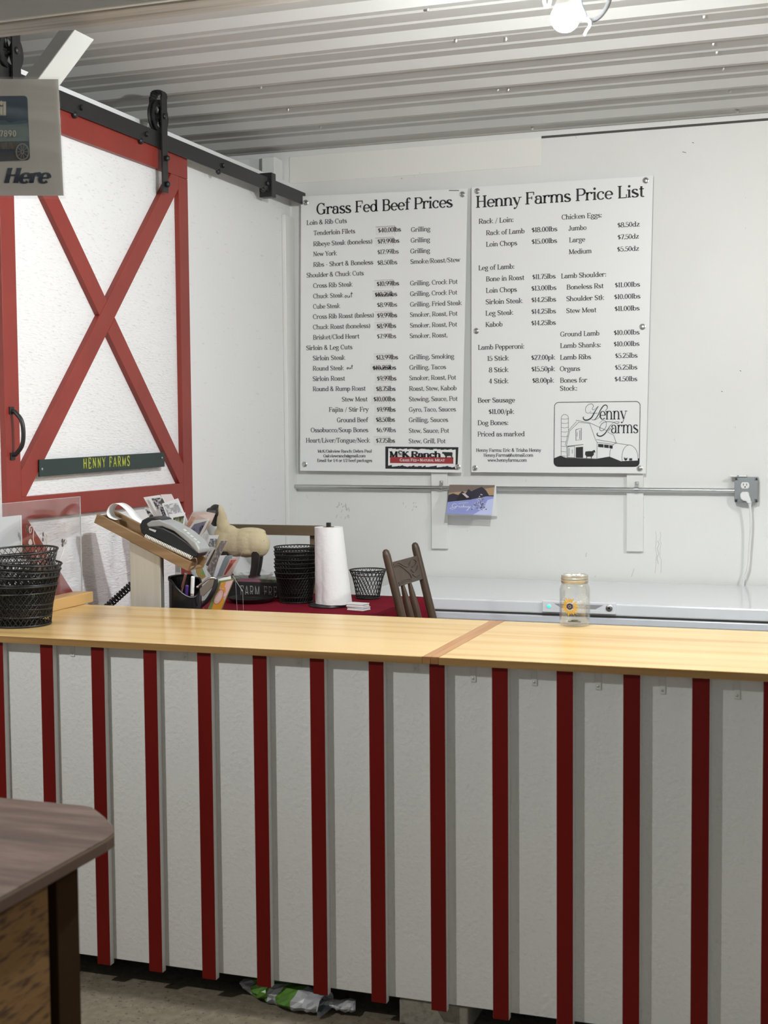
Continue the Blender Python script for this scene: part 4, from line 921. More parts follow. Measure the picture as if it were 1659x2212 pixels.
# sunflower painted on the glass: angle 0 looks at the camera
ca0 = math.atan2(-jy, -jx)
def Pj(u, v, off=.0005):  # u,v metres on the jar wall seen from the front
    a = ca0 + u / R0; r = R0 + off; return V((jx + r * math.cos(a), jy + r * math.sin(a), ZT + v))
fu, fv = -.0135, hJ * .405
pet = M(); rnd = random.Random(2)
for i in range(22):
    a = 2 * PI * i / 22 + rnd.uniform(-.06, .06); L0, L1 = .011, rnd.uniform(.021, .026)
    if 50 < math.degrees(a) < 62: continue
    for s_ in range(4):
        t0, t1 = s_ / 4, (s_ + 1) / 4; w0 = .0022 * math.sin(PI * min(max(t0 * .8 + .15, 0), 1)); w1 = .0022 * math.sin(PI * min(t1 * .8 + .15, 1))
        l0, l1 = L0 + (L1 - L0) * t0, L0 + (L1 - L0) * t1; ca, sa = math.cos(a), math.sin(a)
        pet.add([Pj(fu + ca * l0 - sa * w0, fv + sa * l0 + ca * w0), Pj(fu + ca * l0 + sa * w0, fv + sa * l0 - ca * w0), Pj(fu + ca * l1 + sa * w1, fv + sa * l1 - ca * w1), Pj(fu + ca * l1 - sa * w1, fv + sa * l1 + ca * w1)], [(0, 1, 2, 3)])
pet.build('sunflower_petals', mat('yellow_glass_paint', (.62, .36, .03), .4), jr)
ce = M()
for i in range(20):
    a, b = 2 * PI * i / 20, 2 * PI * (i + 1) / 20; r1, r0 = .0085, .0042
    ce.add([Pj(fu + math.cos(a) * r0, fv + math.sin(a) * r0, .0007), Pj(fu + math.cos(a) * r1, fv + math.sin(a) * r1, .0007), Pj(fu + math.cos(b) * r1, fv + math.sin(b) * r1, .0007), Pj(fu + math.cos(b) * r0, fv + math.sin(b) * r0, .0007)], [(0, 1, 2, 3)])
ce.add([Pj(fu + math.cos(2 * PI * i / 10) * .0022, fv + math.sin(2 * PI * i / 10) * .0022, .0007) for i in range(10)], [tuple(range(10))])
ce.build('sunflower_centre', mat('brown_glass_paint', (.035, .016, .010), .5), jr)
em = M()
for (gu, gv, r0, r1, nn) in ((.020, hJ * .46, .010, .028, 20),):
    for i in range(nn):
        a = 2 * PI * i / nn; w_ = .0030
        pts = [Pj(gu + math.cos(a + d) * r, gv + math.sin(a + d) * r, .0003) for r, d in ((r0, .0), (r0 + .006, .13), (r1 - .004, .09), (r1, 0), (r1 - .004, -.09), (r0 + .006, -.13), (r0, 0))]
        em.tube(pts, .00035, 4)
    for rr in (.0085, .0055): em.tube([Pj(gu + math.cos(2 * PI * i / 20) * rr, gv + math.sin(2 * PI * i / 20) * rr, .0003) for i in range(20)], .0004, 4, closed=True)
for i in range(22):
    a = 2 * PI * i / 22; em.tube([Pj(fu + math.cos(a) * .0265, fv + math.sin(a) * .0265, .0003), Pj(fu + math.cos(a + .1) * .030, fv + math.sin(a + .1) * .030, .0003)], .0004, 4)
em.build('embossed_daisies', mat('embossed_glass_lines', (.55, .57, .57), .2), jr)
for i, (u, v, z_) in enumerate(((-.009, -.006, 0), (.008, -.004, 0), (-.001, .004, .0019))):
    c_ = M().lathe([(0, 0), (.0096, 0), (.0096, .0016), (0, .0016)], (jx + u, jy + v, ZT + .0102 + z_), 22).build('coin', mat('dull_coin', (.10, .095, .085), .4, .7), smooth=True); tag(c_, 'dull coin lying on the bottom of the glass jar', 'coin', 'coins in the glass jar')
# ------------------------------------------------------------------ wire baskets
def make_basket(label, rt, rb, hgt, loc, wires=26, wr=.0011, group=None, rim=.0028):
    t = thing('wire_basket', label, 'basket', loc, group); L = V(loc)
    def rad(u): return rb + (rt - rb) * (.55 * u + .45 * u ** 3)
    def ring(r, z, w_): return [L + V((r * math.cos(2 * PI * i / 40), r * math.sin(2 * PI * i / 40), z)) for i in range(40)]
    M().tube(ring(rt, hgt, 0), rim, 8, closed=True).build('rim', m_wire, t, smooth=True)
    M().tube(ring(rad(.83), hgt * .83, 0), .0018, 6, closed=True).build('upper_ring', m_wire, t, smooth=True)
    M().tube(ring(rb, .003, 0), .0028, 8, closed=True).build('base_ring', m_wire, t, smooth=True)
    m_ = M(); st = 8
    for s_ in (-1, 1):
        for k in range(wires):
            pts = []
            for i in range(st + 1):
                u = i / st; a = 2 * PI * k / wires + s_ * u * .85; r = rad(u); pts.append(L + V((r * math.cos(a), r * math.sin(a), .003 + u * (hgt - .003))))
            m_.tube(pts, wr, 4, cap=False)
    m_.build('wire_mesh', m_wire, t)
    b_ = M()
    for k in range(-6, 7):
        o_ = k * rb / 6.5; w_ = math.sqrt(max(rb * rb - o_ * o_, 1e-6))
        for (a, b) in (((-w_, o_), (w_, o_)), ((o_, -w_), (o_, w_))): b_.tube([L + V((a[0], a[1], .003)), L + V((b[0], b[1], .003))], wr, 4)
    b_.build('base_mesh', m_wire, t)
    return t
bp_ = onZ(42, 1349, ZT - H)
names = ['lowest basket of the stack at the left end of the counter', 'second basket from the bottom of the stack on the counter', 'middle basket of the stack at the left end of the counter', 'second basket from the top of the stack on the counter', 'topmost basket of the stack at the left end of the counter']
base = None
for i, (dz, rx, ry) in enumerate(((0, 0, 0), (.026, .01, .03), (.046, -.03, .05), (.062, .03, .06), (.094, .02, -.05))):
    lb = 'black wire basket, ' + names[i]
    loc = (bp_.x + .004 + .002 * i, bp_.y, ZT + .0005 + dz)
    if base is None: base = make_basket(lb, .103, .0825, .112, loc, 36, .0011, 'wire baskets stacked on the counter'); o = base
    else: o = dup(base, loc, lb)
    o.rotation_euler = (rx, ry, i * .23)

# ------------------------------------------------------------------ red table behind the counter
TZ = H - .640
tx0, tx1, ty0, ty1 = -2.31, -1.535, 3.69, 4.895
m_dwood = wood_mat('dark_table_wood', (.09, .05, .025), (.06, .03, .015), 'x', .5)
tb = thing('side_table', 'wooden table under the dark red cloth behind the counter', 'table', ((tx0 + tx1) / 2, 4.3, 0))
M().box((tx0 + .01, ty0 + .01, TZ - .03), (tx1 - .01, ty1 - .01, TZ - .004)).build('tabletop', m_dwood, tb)
for (a, b) in ((tx0 + .03, ty0 + .03), (tx1 - .075, ty0 + .03), (tx0 + .03, ty1 - .075), (tx1 - .075, ty1 - .075)):
    M().box((a, b, 0), (a + .045, b + .045, TZ - .03)).build('leg', m_dwood, tb, bevel=.003)
m_cloth = mat('crimson_cloth', (.175, .007, .018), .95, spec=.08, bump=[(300, (1, 1, 1), .1, (0, 0, 0)), (8, (1, 1, 1), .25, (0, 0, 0))])
cl_ = M(); nx, ny = 26, 34; rnd = random.Random(4)
grid = {}
drop = .30
def cz(x, y): return TZ + .0012 + .0022 * (1 + math.sin(x * 31 + y * 13) * math.sin(y * 23 - x * 9)) * .5
us = [tx0 + (tx1 - tx0) * i / nx for i in range(nx + 1)]; vs_ = [ty0 + (ty1 - ty0) * j / ny for j in range(ny + 1)]
idx = {}
for j, y in enumerate(vs_):
    for i, x in enumerate(us): idx[(i, j)] = len(cl_.v); cl_.v.append(V((x, y, cz(x, y))))
for j in range(ny):
    for i in range(nx): cl_.f.append((idx[(i, j)], idx[(i + 1, j)], idx[(i + 1, j + 1)], idx[(i, j + 1)])); cl_.m.append(0)
# hanging sides: front edge then right edge, with folds
edge = [(i, 0) for i in range(nx + 1)] + [(nx, j) for j in range(1, ny + 1)]
prev = [idx[e] for e in edge]
for r in range(1, 7):
    cur = []
    for k, (i, j) in enumerate(edge):
        x, y = us[i], vs_[j]; f_ = r / 6
        w_ = .028 * f_ * (.6 + .8 * math.sin(k * 1.05 + .6 * math.sin(k * .37)))
        n_ = V((0, -1, 0)) if k < nx else (V((1, -1, 0)).normalized() if k == nx else V((1, 0, 0)))
        w_ += .004 * min(r, 2) + (.05 * f_ if abs(k - nx) < 2 else 0)
        cur.append(len(cl_.v)); cl_.v.append(V((x, y, cz(x, y) - drop * f_)) + n_ * w_)
    for k in range(len(edge) - 1): cl_.f.append((prev[k], prev[k + 1], cur[k + 1], cur[k])); cl_.m.append(0)
    prev = cur
o = cl_.build('tablecloth', m_cloth, smooth=True, auto=False); fix_normals(o)
sd = o.modifiers.new('solid', 'SOLIDIFY'); sd.thickness = .001; sd.offset = 1
tag(o, 'dark red cloth draped over the table behind the counter', 'tablecloth')
ZS = TZ + .0036

def tz(px, py): return onZ(px, py, ZS - H)
# stacked dark baskets beside the paper towels
sp = tz(640, 1300); base = None
nm = ['lowest', 'second from bottom', 'third from bottom', 'middle', 'third from top', 'second from top', 'topmost']
for i in range(7):
    loc = (sp.x, sp.y, ZS + (0, .020, .034, .048, .066, .077, .093)[i])
    lb = 'black wire basket, %s of the tall stack left of the paper towels' % nm[i]
    if base is None: base = make_basket(lb, .079, .060, .112, loc, 38, .0013, 'wire baskets stacked on the red table', .0025); o = base
    else: o = dup(base, loc, lb)
    o.rotation_euler = (0.012 * math.sin(i * 2), .02 * math.sin(i * 3.1), i * .31)
q = tz(795, 1292)
o = make_basket('single empty black wire basket on the red cloth, between paper towels and chair', .069, .044, .107, (q.x, q.y, ZS), 25, .0012, None, .0024)

# paper towel roll on its holder
pp = tz(720, 1309); k_ = 1 / ppm(pp)
ptw = thing('paper_towel_holder', 'black paper towel holder with a round base and upright rod, under the white roll', 'paper towel holder', (pp.x, pp.y, ZS))
bxy = V((onZ(708, 1310, ZS - H).x, pp.y, 0))
M().lathe([(0, 0), (.073, 0), (.075, .003), (.073, .008), (0, .009)], (bxy.x, pp.y, ZS), 40).build('base', m_black, ptw, smooth=True)
topz = onY(712, 1136, pp.y).z
M().box((bxy.x - .007, pp.y - .007, ZS + .008), (bxy.x + .007, pp.y + .007, topz + .012)).build('rod', m_black, ptw, bevel=.001)
m_tow = mat('paper_towel', (.84, .84, .83), .9, bump=[(28, (1, 1, 1), .35, (0, 0, 0)), (90, (1, 1, 1), .3, (0, 0, 0))])
rl = M(); n = 64; zb = ZS + .0105; z1 = topz - .004
for j in range(25):
    u = j / 24; zz = zb + (z1 - zb) * u
    for q_ in range(n):
        a = 2 * PI * q_ / n; r = .051
        loose = max(0, math.cos(a + .15)) ** .8
        r += loose * .034 * (1 - u) ** 1.05 + (.0015 * math.sin(u * 40 + q_) * .3)
        rl.v.append(V((bxy.x + r * math.cos(a), pp.y + r * math.sin(a) * (1 if math.cos(a) < 0 else 1), zz)))
    if j:
        for q_ in range(n):
            b0 = (j - 1) * n; b1 = j * n; q2 = (q_ + 1) % n; rl.f.append((b0 + q_, b0 + q2, b1 + q2, b1 + q_)); rl.m.append(0)
o0 = len(rl.v)
for q_ in range(n): a = 2 * PI * q_ / n; rl.v.append(V((bxy.x + .021 * math.cos(a), pp.y + .021 * math.sin(a), z1)))
for q_ in range(n): a = 2 * PI * q_ / n; rl.v.append(V((bxy.x + .021 * math.cos(a), pp.y + .021 * math.sin(a), zb)))
for q_ in range(n):
    q2 = (q_ + 1) % n; rl.f += [(24 * n + q_, 24 * n + q2, o0 + q2, o0 + q_), (o0 + q_, o0 + q2, o0 + n + q2, o0 + n + q_)]; rl.m += [0, 0]
o = rl.build('paper_towel_roll', m_tow, smooth=True); tag(o, 'white embossed paper towel roll, unwinding wide at the bottom, on a black holder', 'paper towels')
tube_ = M().lathe([(.0195, zb - ZS), (.0195, z1 - ZS + .001), (.0208, z1 - ZS + .001), (.0208, zb - ZS)], (bxy.x, pp.y, ZS), 24, caps=False).build('core', mat('cardboard', (.30, .21, .12), .8), o, smooth=True)
# boxes of business cards
for i, (x0, y0, x1, y1, dz, lb) in enumerate(((754, 1318, 797, 1310, 0, 'clear topped white box of business cards, lower one in front of the paper towels'), (752, 1311, 795, 1303, .0125, 'clear topped white box of business cards, lying on top of the lower one'))):
    p = onZ(775 - 2 * i, 1317.5, ZS - H); c = V((p.x, p.y, ZS + dz)); Tm = Matrix.Translation(c) @ Matrix.Rotation(-.25 + .1 * i, 4, 'Z')
    t = thing('card_box', lb, 'box of cards', c, 'business card boxes')
    hx = .034
    M().box((-hx, -.024, 0), (hx, .024, .004), T=Tm).box((-hx, -.024, .008), (hx, .024, .0118), T=Tm).build('case', m_white, t, bevel=.001)
    M().box((-hx + .0015, -.0225, .0041), (hx - .0015, .0225, .0079), T=Tm).build('cards', m_paper, t)
# black tray plate and dark sign box
q = onZ(535, 1300, ZS - H)
o = M().lathe([(0, .003), (.060, .003), (.068, .006), (.084, .017), (.088, .018), (.086, .014), (.070, .002), (.058, 0), (0, 0)], (q.x + .015, q.y, ZS), 48).build('plate', mat('black_glazed_plate', (.010, .010, .011), .22), smooth=True); tag(o, 'round black plate on the red cloth, in front of the dark lettered box', 'plate')
YS = 4.70
fl_, fr_ = onY(480, 1275, YS), onY(640, 1275, YS)
zt2 = onY(560, 1258, YS).z
sb = thing('box_sign', 'dark wooden box sign with thin white capital letters, under the sheep figurine', 'box sign', ((fl_.x + fr_.x) / 2, YS + .05, ZS))
xsl = max(fl_.x, -2.36)
M().box((xsl, YS, ZS), (fr_.x, YS + .115, zt2)).build('box', mat('charcoal_wood', (.022, .022, .022), .6, bump=[(30, (1, 10, 10), .2, (0, 0, 0))]), sb, bevel=.002)
a = onY(519, 1287, YS - .001); b = onY(601, 1288, YS - .001); s = (b.x - a.x); L_ = text_len('FARM FRE', 1.6); hcap = onY(550, 1266, YS).z - a.z; X0 = 0
for word in ('FARM', 'FRE'):
    lt = M(); draw_text(lt, word, lambda x, y: V((a.x + (x + X0) * s / L_, YS - .0007, a.z + y * hcap / 7)), .55, .55, serif=False, track=1.6)
    lt.build('lettering', mat('sign_white', (.50, .50, .48), .6), sb); X0 += text_len(word + ' ', 1.6)
M().box((xsl + .004, YS + .003, zt2 + .0003), (fr_.x - .004, YS + .11, zt2 + .011)).build('picture_book', mat('floral_cover', (.30, .12, .17), .4, var=[(22, (1, 1, 1), (.07, .16, .05), .48, .56), (40, (1, 1, 1), (.5, .42, .40), .58, .66)]), None)
bk_ = bpy.data.objects['picture_book']; tag(bk_, 'thin book with a pink and green cover lying on the dark box sign', 'book')
zt3 = zt2 + .0115
gp = onY(560, 1250, YS + .058)
o = M().lathe([(0, .002), (.050, .002), (.060, .006), (.070, .016), (.0715, .016), (.062, .004), (.050, 0), (0, 0)], (onY(553, 1250, YS + .058).x, YS + .058, zt3), 48).build('glass_dish', clear_mat('dish_glass', (.93, .95, .94), .08, .6), smooth=True); tag(o, 'shallow clear glass dish under the sheep figurine', 'dish')

# ------------------------------------------------------------------ sheep figurine
YH = YS + .058
def S(cx, cy, dy=0): p = onY(430 + cx / 3.13, 1080 + cy / 3.13, YH); return V((p.x, YH + dy, p.z))
kk = 1 / (3.13 * ppm(S(250, 300)))
m_cream = mat('cream_painted_plaster', (.62, .53, .34), .8, bump=[(30, (1, 1, 1), .5, (0, 0, 0)), (110, (1, 1, 1), .3, (0, 0, 0))], var=[(9, (1, 1, 1), (.50, .40, .23), .5, .75), (40, (1, 1, 1), (.40, .30, .16), .68, .76)])
m_choc = mat('sheep_black', (.022, .018, .016), .42, bump=[(50, (1, 1, 1), .2, (0, 0, 0))])
shp = thing('sheep_figurine', 'cream sheep figurine with black head and legs standing on the glass dish', 'figurine', S(280, 520))
b_ = M()
for (cx, cy, rx, rz, ry) in ((190, 282, 92, 92, 62), (250, 288, 110, 98, 68), (320, 288, 115, 102, 70), (385, 290, 92, 100, 68), (410, 300, 72, 86, 60), (150, 250, 52, 78, 46), (165, 195, 46, 72, 40), (152, 140, 40, 74, 34), (140, 88, 34, 54, 30), (165, 325, 52, 56, 48), (205, 225, 64, 58, 46), (330, 340, 120, 42, 60), (350, 215, 110, 30, 48)):
    b_.ball(S(cx, cy), (rx * kk, ry * kk, rz * kk), 20)
bo = b_.build('body', m_cream, shp, smooth=True, auto=False)
rm = bo.modifiers.new('remesh', 'REMESH'); rm.mode = 'VOXEL'; rm.voxel_size = .0026; rm.use_smooth_shade = True
sm = bo.modifiers.new('smooth', 'SMOOTH'); sm.iterations = 10; sm.factor = .6
h_ = M()
h_.ball(S(114, 84), (52 * kk, 38 * kk, 56 * kk), 20); h_.ball(S(112, 120), (44 * kk, 34 * kk, 56 * kk), 18); h_.ball(S(110, 148), (34 * kk, 30 * kk, 32 * kk), 16); h_.ball(S(76, 78), (30 * kk, 24 * kk, 28 * kk), 14)
ho = h_.build('head', m_choc, shp, smooth=True, auto=False)
rm = ho.modifiers.new('remesh', 'REMESH'); rm.mode = 'VOXEL'; rm.voxel_size = .0018; rm.use_smooth_shade = True
sm = ho.modifiers.new('smooth', 'SMOOTH'); sm.iterations = 6; sm.factor = .5
for dy in (-34, 34):
    M().ball(S(134, 86, dy * 1.15 * kk), (10 * kk, 16 * kk, 15 * kk), 12, T=Matrix.Rotation(.4, 3, 'Y')).build('ear', m_choc, ho, smooth=True)
    M().ball(S(96, 96, dy * .9 * kk), (5 * kk, 3 * kk, 5 * kk), 10).build('eye', m_ink, ho, smooth=True)
for (cx, dx) in ((395, -18), (185, 6)):
    for dy in (-26, 26):
        g_ = M(); top_ = S(cx, 345, dy * kk); zb_ = zt3 + .0025
        pts = [top_, S(cx - 2, 400, dy * kk), S(cx + dx * .4, 450, dy * kk), V((S(cx + dx, 500).x, YH + dy * kk, zb_ + .008)), V((S(cx + dx, 500).x, YH + dy * kk, zb_))]
        g_.tube(spline(pts, 4), [(.5 * abs(1 - i / 16 * 1.0) * 20 + 22 + (10 if i > 12 else 0)) * kk for i in range(17)], 10); g_.build('leg', m_choc, shp, smooth=True)

# wooden rail behind the sheep
YRL = 4.965
a = V((XL + .001, 0, 0)); b = onY(700, 1145, YRL); z0_, z1_ = onY(600, 1156, YRL).z, onY(600, 1134.5, YRL).z
m_old = wood_mat('weathered_brown_wood', (.16, .115, .065), (.09, .062, .035), 'x', .7)
wr_ = thing('wooden_rail', 'weathered brown wooden back rail behind the sheep figurine and paper towels', 'wooden rail', ((a.x + b.x) / 2, YRL, 0))
M().box((a.x, YRL, z0_), (b.x, YRL + .02, z1_)).build('rail_board', m_old, wr_, bevel=.002)
for xx in (b.x - .07,): M().box((xx, YRL + .0205, 0), (xx + .04, YRL + .055, z1_ - .01)).build('post', m_old, wr_, bevel=.002)

# ------------------------------------------------------------------ chair between table and freezer
m_chair = wood_mat('dark_stained_oak', (.058, .032, .015), (.038, .020, .009), 'z', .45, .05)
TL = onY(832, 1187, 4.2); BL = onY(867.5, 1331, 4.2); zt_ = TL.z
TRp = onZ(895, 1172, zt_ - H); BRp = onY(934, 1332, TRp.y)
ch = thing('dining_chair', 'dark wooden chair with carved back panel and spindles, between red table and freezer', 'chair', (TL.x + .25, (TL.y + TRp.y) / 2, 0))
def ext(T_, B_, z): return T_ + (B_ - T_) * ((z - T_.z) / (B_.z - T_.z))
zs = .455
sl_ = (BL.x - TL.x) / (TL.z - BL.z)
for (T_, B_) in ((TL, BL), (TRp, BRp)):
    S1 = ext(T_, B_, zs); pts = [T_, ext(T_, B_, T_.z - .006), ext(T_, B_, T_.z - .02), B_, S1, V((S1.x + .01, S1.y, .25)), V((S1.x - .02, S1.y, 0))]
    M().tube(pts, [.005, .011, .0135, .0145, .016, .016, .013], 12).build('back_post', m_chair, ch, smooth=True)
def cpt(u, v, off=0):  # chair back plane: u across the posts, v distance below the top (m of z)
    l = ext(TL, BL, TL.z - v); r = ext(TRp, BRp, TRp.z - v); p = l.lerp(r, u); nrm = (r - l).cross(BL - TL).normalized(); return p + nrm * off
nr = (TRp - TL).cross(BL - TL).normalized()
ka = (BL.z - TL.z) / (1331 - 1187)
v0, v1 = -ka * (1216.5 - 1187), -ka * (1270 - 1187)
pn = M(); K = 10
for s_ in (0, 1):
    for i in range(K + 1):
        for v in (v0, v1): pn.v.append(cpt(.03 + .94 * i / K, v, (-.006 if s_ else .006)))
for i in range(K):
    for s_ in (0, 1):
        o_ = s_ * 2 * (K + 1); pn.f.append((o_ + 2 * i, o_ + 2 * i + 1, o_ + 2 * i + 3, o_ + 2 * i + 2)); pn.m.append(0)
o2 = 2 * (K + 1)
for i in range(K): 
    pn.f += [(2 * i, 2 * i + 2, o2 + 2 * i + 2, o2 + 2 * i), (2 * i + 1, o2 + 2 * i + 1, o2 + 2 * i + 3, 2 * i + 3)]; pn.m += [0, 0]
po = pn.build('back_panel', m_chair, ch, bevel=.001); fix_normals(po)
cv = M(); sg = 1 if nr.dot(V((0, 0, H)) - TL) > 0 else -1
def cw(pts): cv.tube([cpt(u, v0 + (v1 - v0) * v, sg * .0062) for u, v in spline2(pts)], .0022, 6)
def spline2(p): return [(q.x, q.y) for q in spline([(a_, b_, 0) for a_, b_ in p], 5)]
cw([(.08, .12), (.25, .08), (.42, .28), (.55, .34), (.64, .18), (.76, .10), (.84, .22), (.78, .36), (.66, .40)]); cw([(.08, .2), (.24, .18), (.40, .40), (.52, .62), (.56, .82)]); cw([(.60, .5), (.68, .62), (.80, .55), (.86, .40)]); cw([(.10, .86), (.35, .80), (.52, .84)]); cw([(.12, .94), (.36, .88), (.55, .92)]); cw([(.62, .70), (.72, .84), (.86, .80)])
cv.build('carving', m_chair, po, smooth=True)
for u in (.27, .51):
    pts = [cpt(u, v1 - .004), cpt(u, v1 + .03), cpt(u, v1 + .08), cpt(u, v1 + .13), cpt(u, TL.z - zs - .04)]
    M().tube(spline(pts, 3), [.0065 + .0065 * min(1, i / 6) for i in range(13)], 10).build('spindle', m_chair, ch, smooth=True)
sL, sR = ext(TL, BL, zs), ext(TRp, BRp, zs)
M().box((sL.x - .03, sL.y - .05, zs - .03), (sL.x + .40, sR.y + .05, zs)).build('seat', m_chair, ch, bevel=.012)
M().box((cpt(0, TL.z - zs - .06).x - .008, sL.y, zs + .03), (cpt(0, TL.z - zs - .06).x + .008, sR.y, zs + .065)).build('lower_rail', m_chair, ch, bevel=.003)
for yy in (sL.y - .02, sR.y + .02): M().tube([V((sL.x + .36, yy, zs - .03)), V((sL.x + .37, yy, .3)), V((sL.x + .38, yy, 0))], [.019, .021, .014], 12).build('leg', m_chair, ch, smooth=True)
for yy in (sL.y, sR.y): M().tube([V((sL.x, yy, .2)), V((sL.x + .37, yy, .2))], .010, 8).build('stretcher', m_chair, ch, smooth=True)

# ------------------------------------------------------------------ acrylic holder on a wood block, wire stems, white panel
XA = -2.262
e1 = onX(181, 1278, XA); e2 = onX(181, 1073, XA); e3 = onX(3, 1087, XA)
hb = thing('acrylic_holder', 'clear acrylic sheet standing in a light wooden block at the left end of the counter', 'acrylic stand', (XA - .02, 3.45, ZT))
yb1 = onX(203, 1303, -2.25).y
M().box((-2.312, 3.30, ZT + .0005), (-2.252, yb1, ZT + .034)).build('wood_base', wood_mat('light_block_wood', (.58, .36, .14), (.50, .29, .10), 'y', .45, 0, .5), hb, bevel=.002)
M().box((XA - .016, e3.y, ZT + .0342), (XA - .012, e2.y, e2.z)).build('acrylic_sheet', m_clear, hb)
M().box((XA - .0158, e2.y + .0002, ZT + .0344), (XA - .0122, e2.y + .0009, e2.z)).box((XA - .0158, e3.y, e2.z + .0002), (XA - .0122, e2.y, e2.z + .0009)).build('polished_edge', m_edge, hb)
wp = M(); a = onX(46, 1113, -2.304); wp.box((-2.312, 3.12, ZT + .0005), (-2.304, a.y, a.z)).build('white_panel', mat('white_foam_panel', (.62, .64, .64), .6), None)
o = bpy.data.objects['white_panel']; tag(o, 'white foam panel leaning behind the acrylic sheet at the left edge', 'panel')
M().box((-2.3038, a.y - .007, ZT + .0006), (-2.303, a.y, a.z)).build('bright_edge', m_white, o)
m_wht = mat('white_wire', (.62, .58, .54), .35, .4)
zc6 = lambda x, y: (x / 6.32, 1050 + y / 6.32)
def Pst(x, y): u, v = zc6(x, y); return onX(u, v, XA - .006)
def stem(pts, label, leaf=None, petals=None):
    t = M().tube(spline([Pst(*p) for p in pts], 6), .0012, 7).build('wire_flower', m_wht, smooth=True); tag(t, label, 'wire flower', 'wire flower stems')
    if leaf:
        for (lx, ly, w_, h_2) in leaf:
            c = Pst(lx, ly); poly = [Pst(lx + w_ * math.sin(a_) * (1 - .3 * math.cos(a_)), ly - h_2 * math.cos(a_)) for a_ in [2 * PI * i / 12 for i in range(12)]]
            l_ = M().prism(poly, (.0012, 0, 0)).build('leaf', m_wht, t); fix_normals(l_)
    if petals:
        pm_ = M()
        for (qx, qy, r1, r2) in petals: pm_.ball(Pst(qx, qy) + V((-.004, 0, 0)), (.0015, r1 / 6.32 / 720, r2 / 6.32 / 720), 12)
        pm_.build('petals', mat('dark_petal', (.06, .062, .055), .5), t, smooth=True)
zbs = ZT + .035
stem([(600, 1430), (540, 1150), (485, 840), (455, 730), (460, 600), (445, 555), (415, 550), (400, 590), (408, 640), (428, 620), (425, 580)], 'white wire flower stem with a leaf, leftmost of three behind the baskets', [(412, 765, 24, 42)], [(385, 560, 22, 30), (402, 620, 26, 26)])
stem([(680, 1430), (655, 1150), (636, 980), (640, 800), (640, 690), (628, 655), (612, 665), (618, 720), (634, 745), (642, 710)], 'white wire flower stem standing behind the baskets, middle of three', [(660, 850, 9, 34), (648, 915, 12, 34)], [(605, 660, 14, 34), (602, 730, 16, 30)])
stem([(720, 1430), (740, 1240), (800, 1060), (850, 930), (880, 840), (885, 770), (900, 730), (912, 750), (905, 790)], 'tilted white wire flower stem, rightmost of three behind the baskets', None, [(868, 750, 26, 32), (900, 765, 28, 40), (870, 805, 24, 28)])

# ------------------------------------------------------------------ card terminal on a sloping wooden tray
z3 = lambda x, y: (200 + x / 3.95, 1050 + y / 3.95)
YT = 3.735
def T3(x, y, Y=YT): u, v = z3(x, y); return onY(u, v, Y)
m_post = wood_mat('whitewashed_post', (.50, .47, .40), (.42, .39, .32), 'z', .6)
m_tray = wood_mat('brown_tray_wood', (.30, .19, .095), (.21, .125, .055), 'x', .55, 0, 1.6)
ts = thing('tray_stand', 'sloping brown wooden tray on a whitewashed post behind the counter', 'stand', T3(450, 900))
p0, p1 = T3(314, 500), T3(573, 500)
zpt = T3(440, 545).z
pl_ = [T3(314, 452), T3(573, 592)]
poly = [V((p0.x, YT, ZS)), V((p1.x, YT, ZS)), V((p1.x, YT, pl_[1].z)), V((p0.x, YT, pl_[0].z))]
po = M().prism(poly, (0, .020, 0)).build('post', m_post, ts, bevel=.002); fix_normals(po)
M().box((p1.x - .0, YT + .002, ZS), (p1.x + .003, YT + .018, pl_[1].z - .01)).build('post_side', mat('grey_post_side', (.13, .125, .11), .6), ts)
A_ = T3(28, 310); B_ = T3(825, 722); Cc = T3(865, 655); Dd = T3(65, 240)
al = (B_ - A_).normalized(); upd = (Dd - A_); upd = (upd - al * upd.dot(al)); hb_ = upd.length; upd.normalize(); Lb = (B_ - A_).length
def TB(l, u, d): return A_ + al * l + upd * u + V((0, d, 0))
def bar(l0, l1, u0, u1, d0, d1): 
    m_ = M(); m_.add([TB(l, u, d) for u in (u0, u1) for (l, d) in ((l0, d0), (l1, d0), (l1, d1), (l0, d1))], [(3, 2, 1, 0), (4, 5, 6, 7), (0, 1, 5, 4), (1, 2, 6, 5), (2, 3, 7, 6), (3, 0, 4, 7)]); return m_
o = bar(0, Lb, 0, hb_, -.012, -.0).build('front_rail', m_tray, ts, bevel=.001)
bar(0.0, Lb, 0, .006, .0003, .085).build('tray_floor', m_tray, ts)
bar(0, Lb, 0, hb_ * 1.15, .0853, .097).build('back_rail', m_tray, ts, bevel=.001)
bar(-.0003, .010, .0063, hb_ * .8, .0003, .085).build('end_rail', m_tray, ts)
m_dev = mat('black_device_plastic', (.016, .018, .021), .4); m_devg = mat('grey_device_shell', (.30, .31, .31), .42)
ctm = thing('card_terminal', 'black and grey handheld card terminal lying on the sloping wooden tray', 'card terminal', TB(.15, .01, .03))
lo = [(402, 345), (410, 400), (440, 425), (520, 440), (640, 505), (760, 575), (850, 612), (885, 608), (905, 575), (880, 540), (800, 470), (700, 400), (600, 350), (500, 330)]
o = M().prism([T3(x, y, YT + .004) for x, y in lo], (0, .066, 0)).build('base_shell', m_dev, ctm, bevel=.006, seg=3); fix_normals(o)
hi = [(470, 352), (455, 320), (500, 292), (570, 285), (660, 322), (780, 395), (880, 480), (912, 540), (905, 580), (880, 560), (800, 475), (690, 385), (590, 345)]
o = M().prism([T3(x, y, YT + .001) for x, y in hi], (0, .072, 0)).build('top_shell', m_devg, ctm, bevel=.005, seg=3); fix_normals(o)
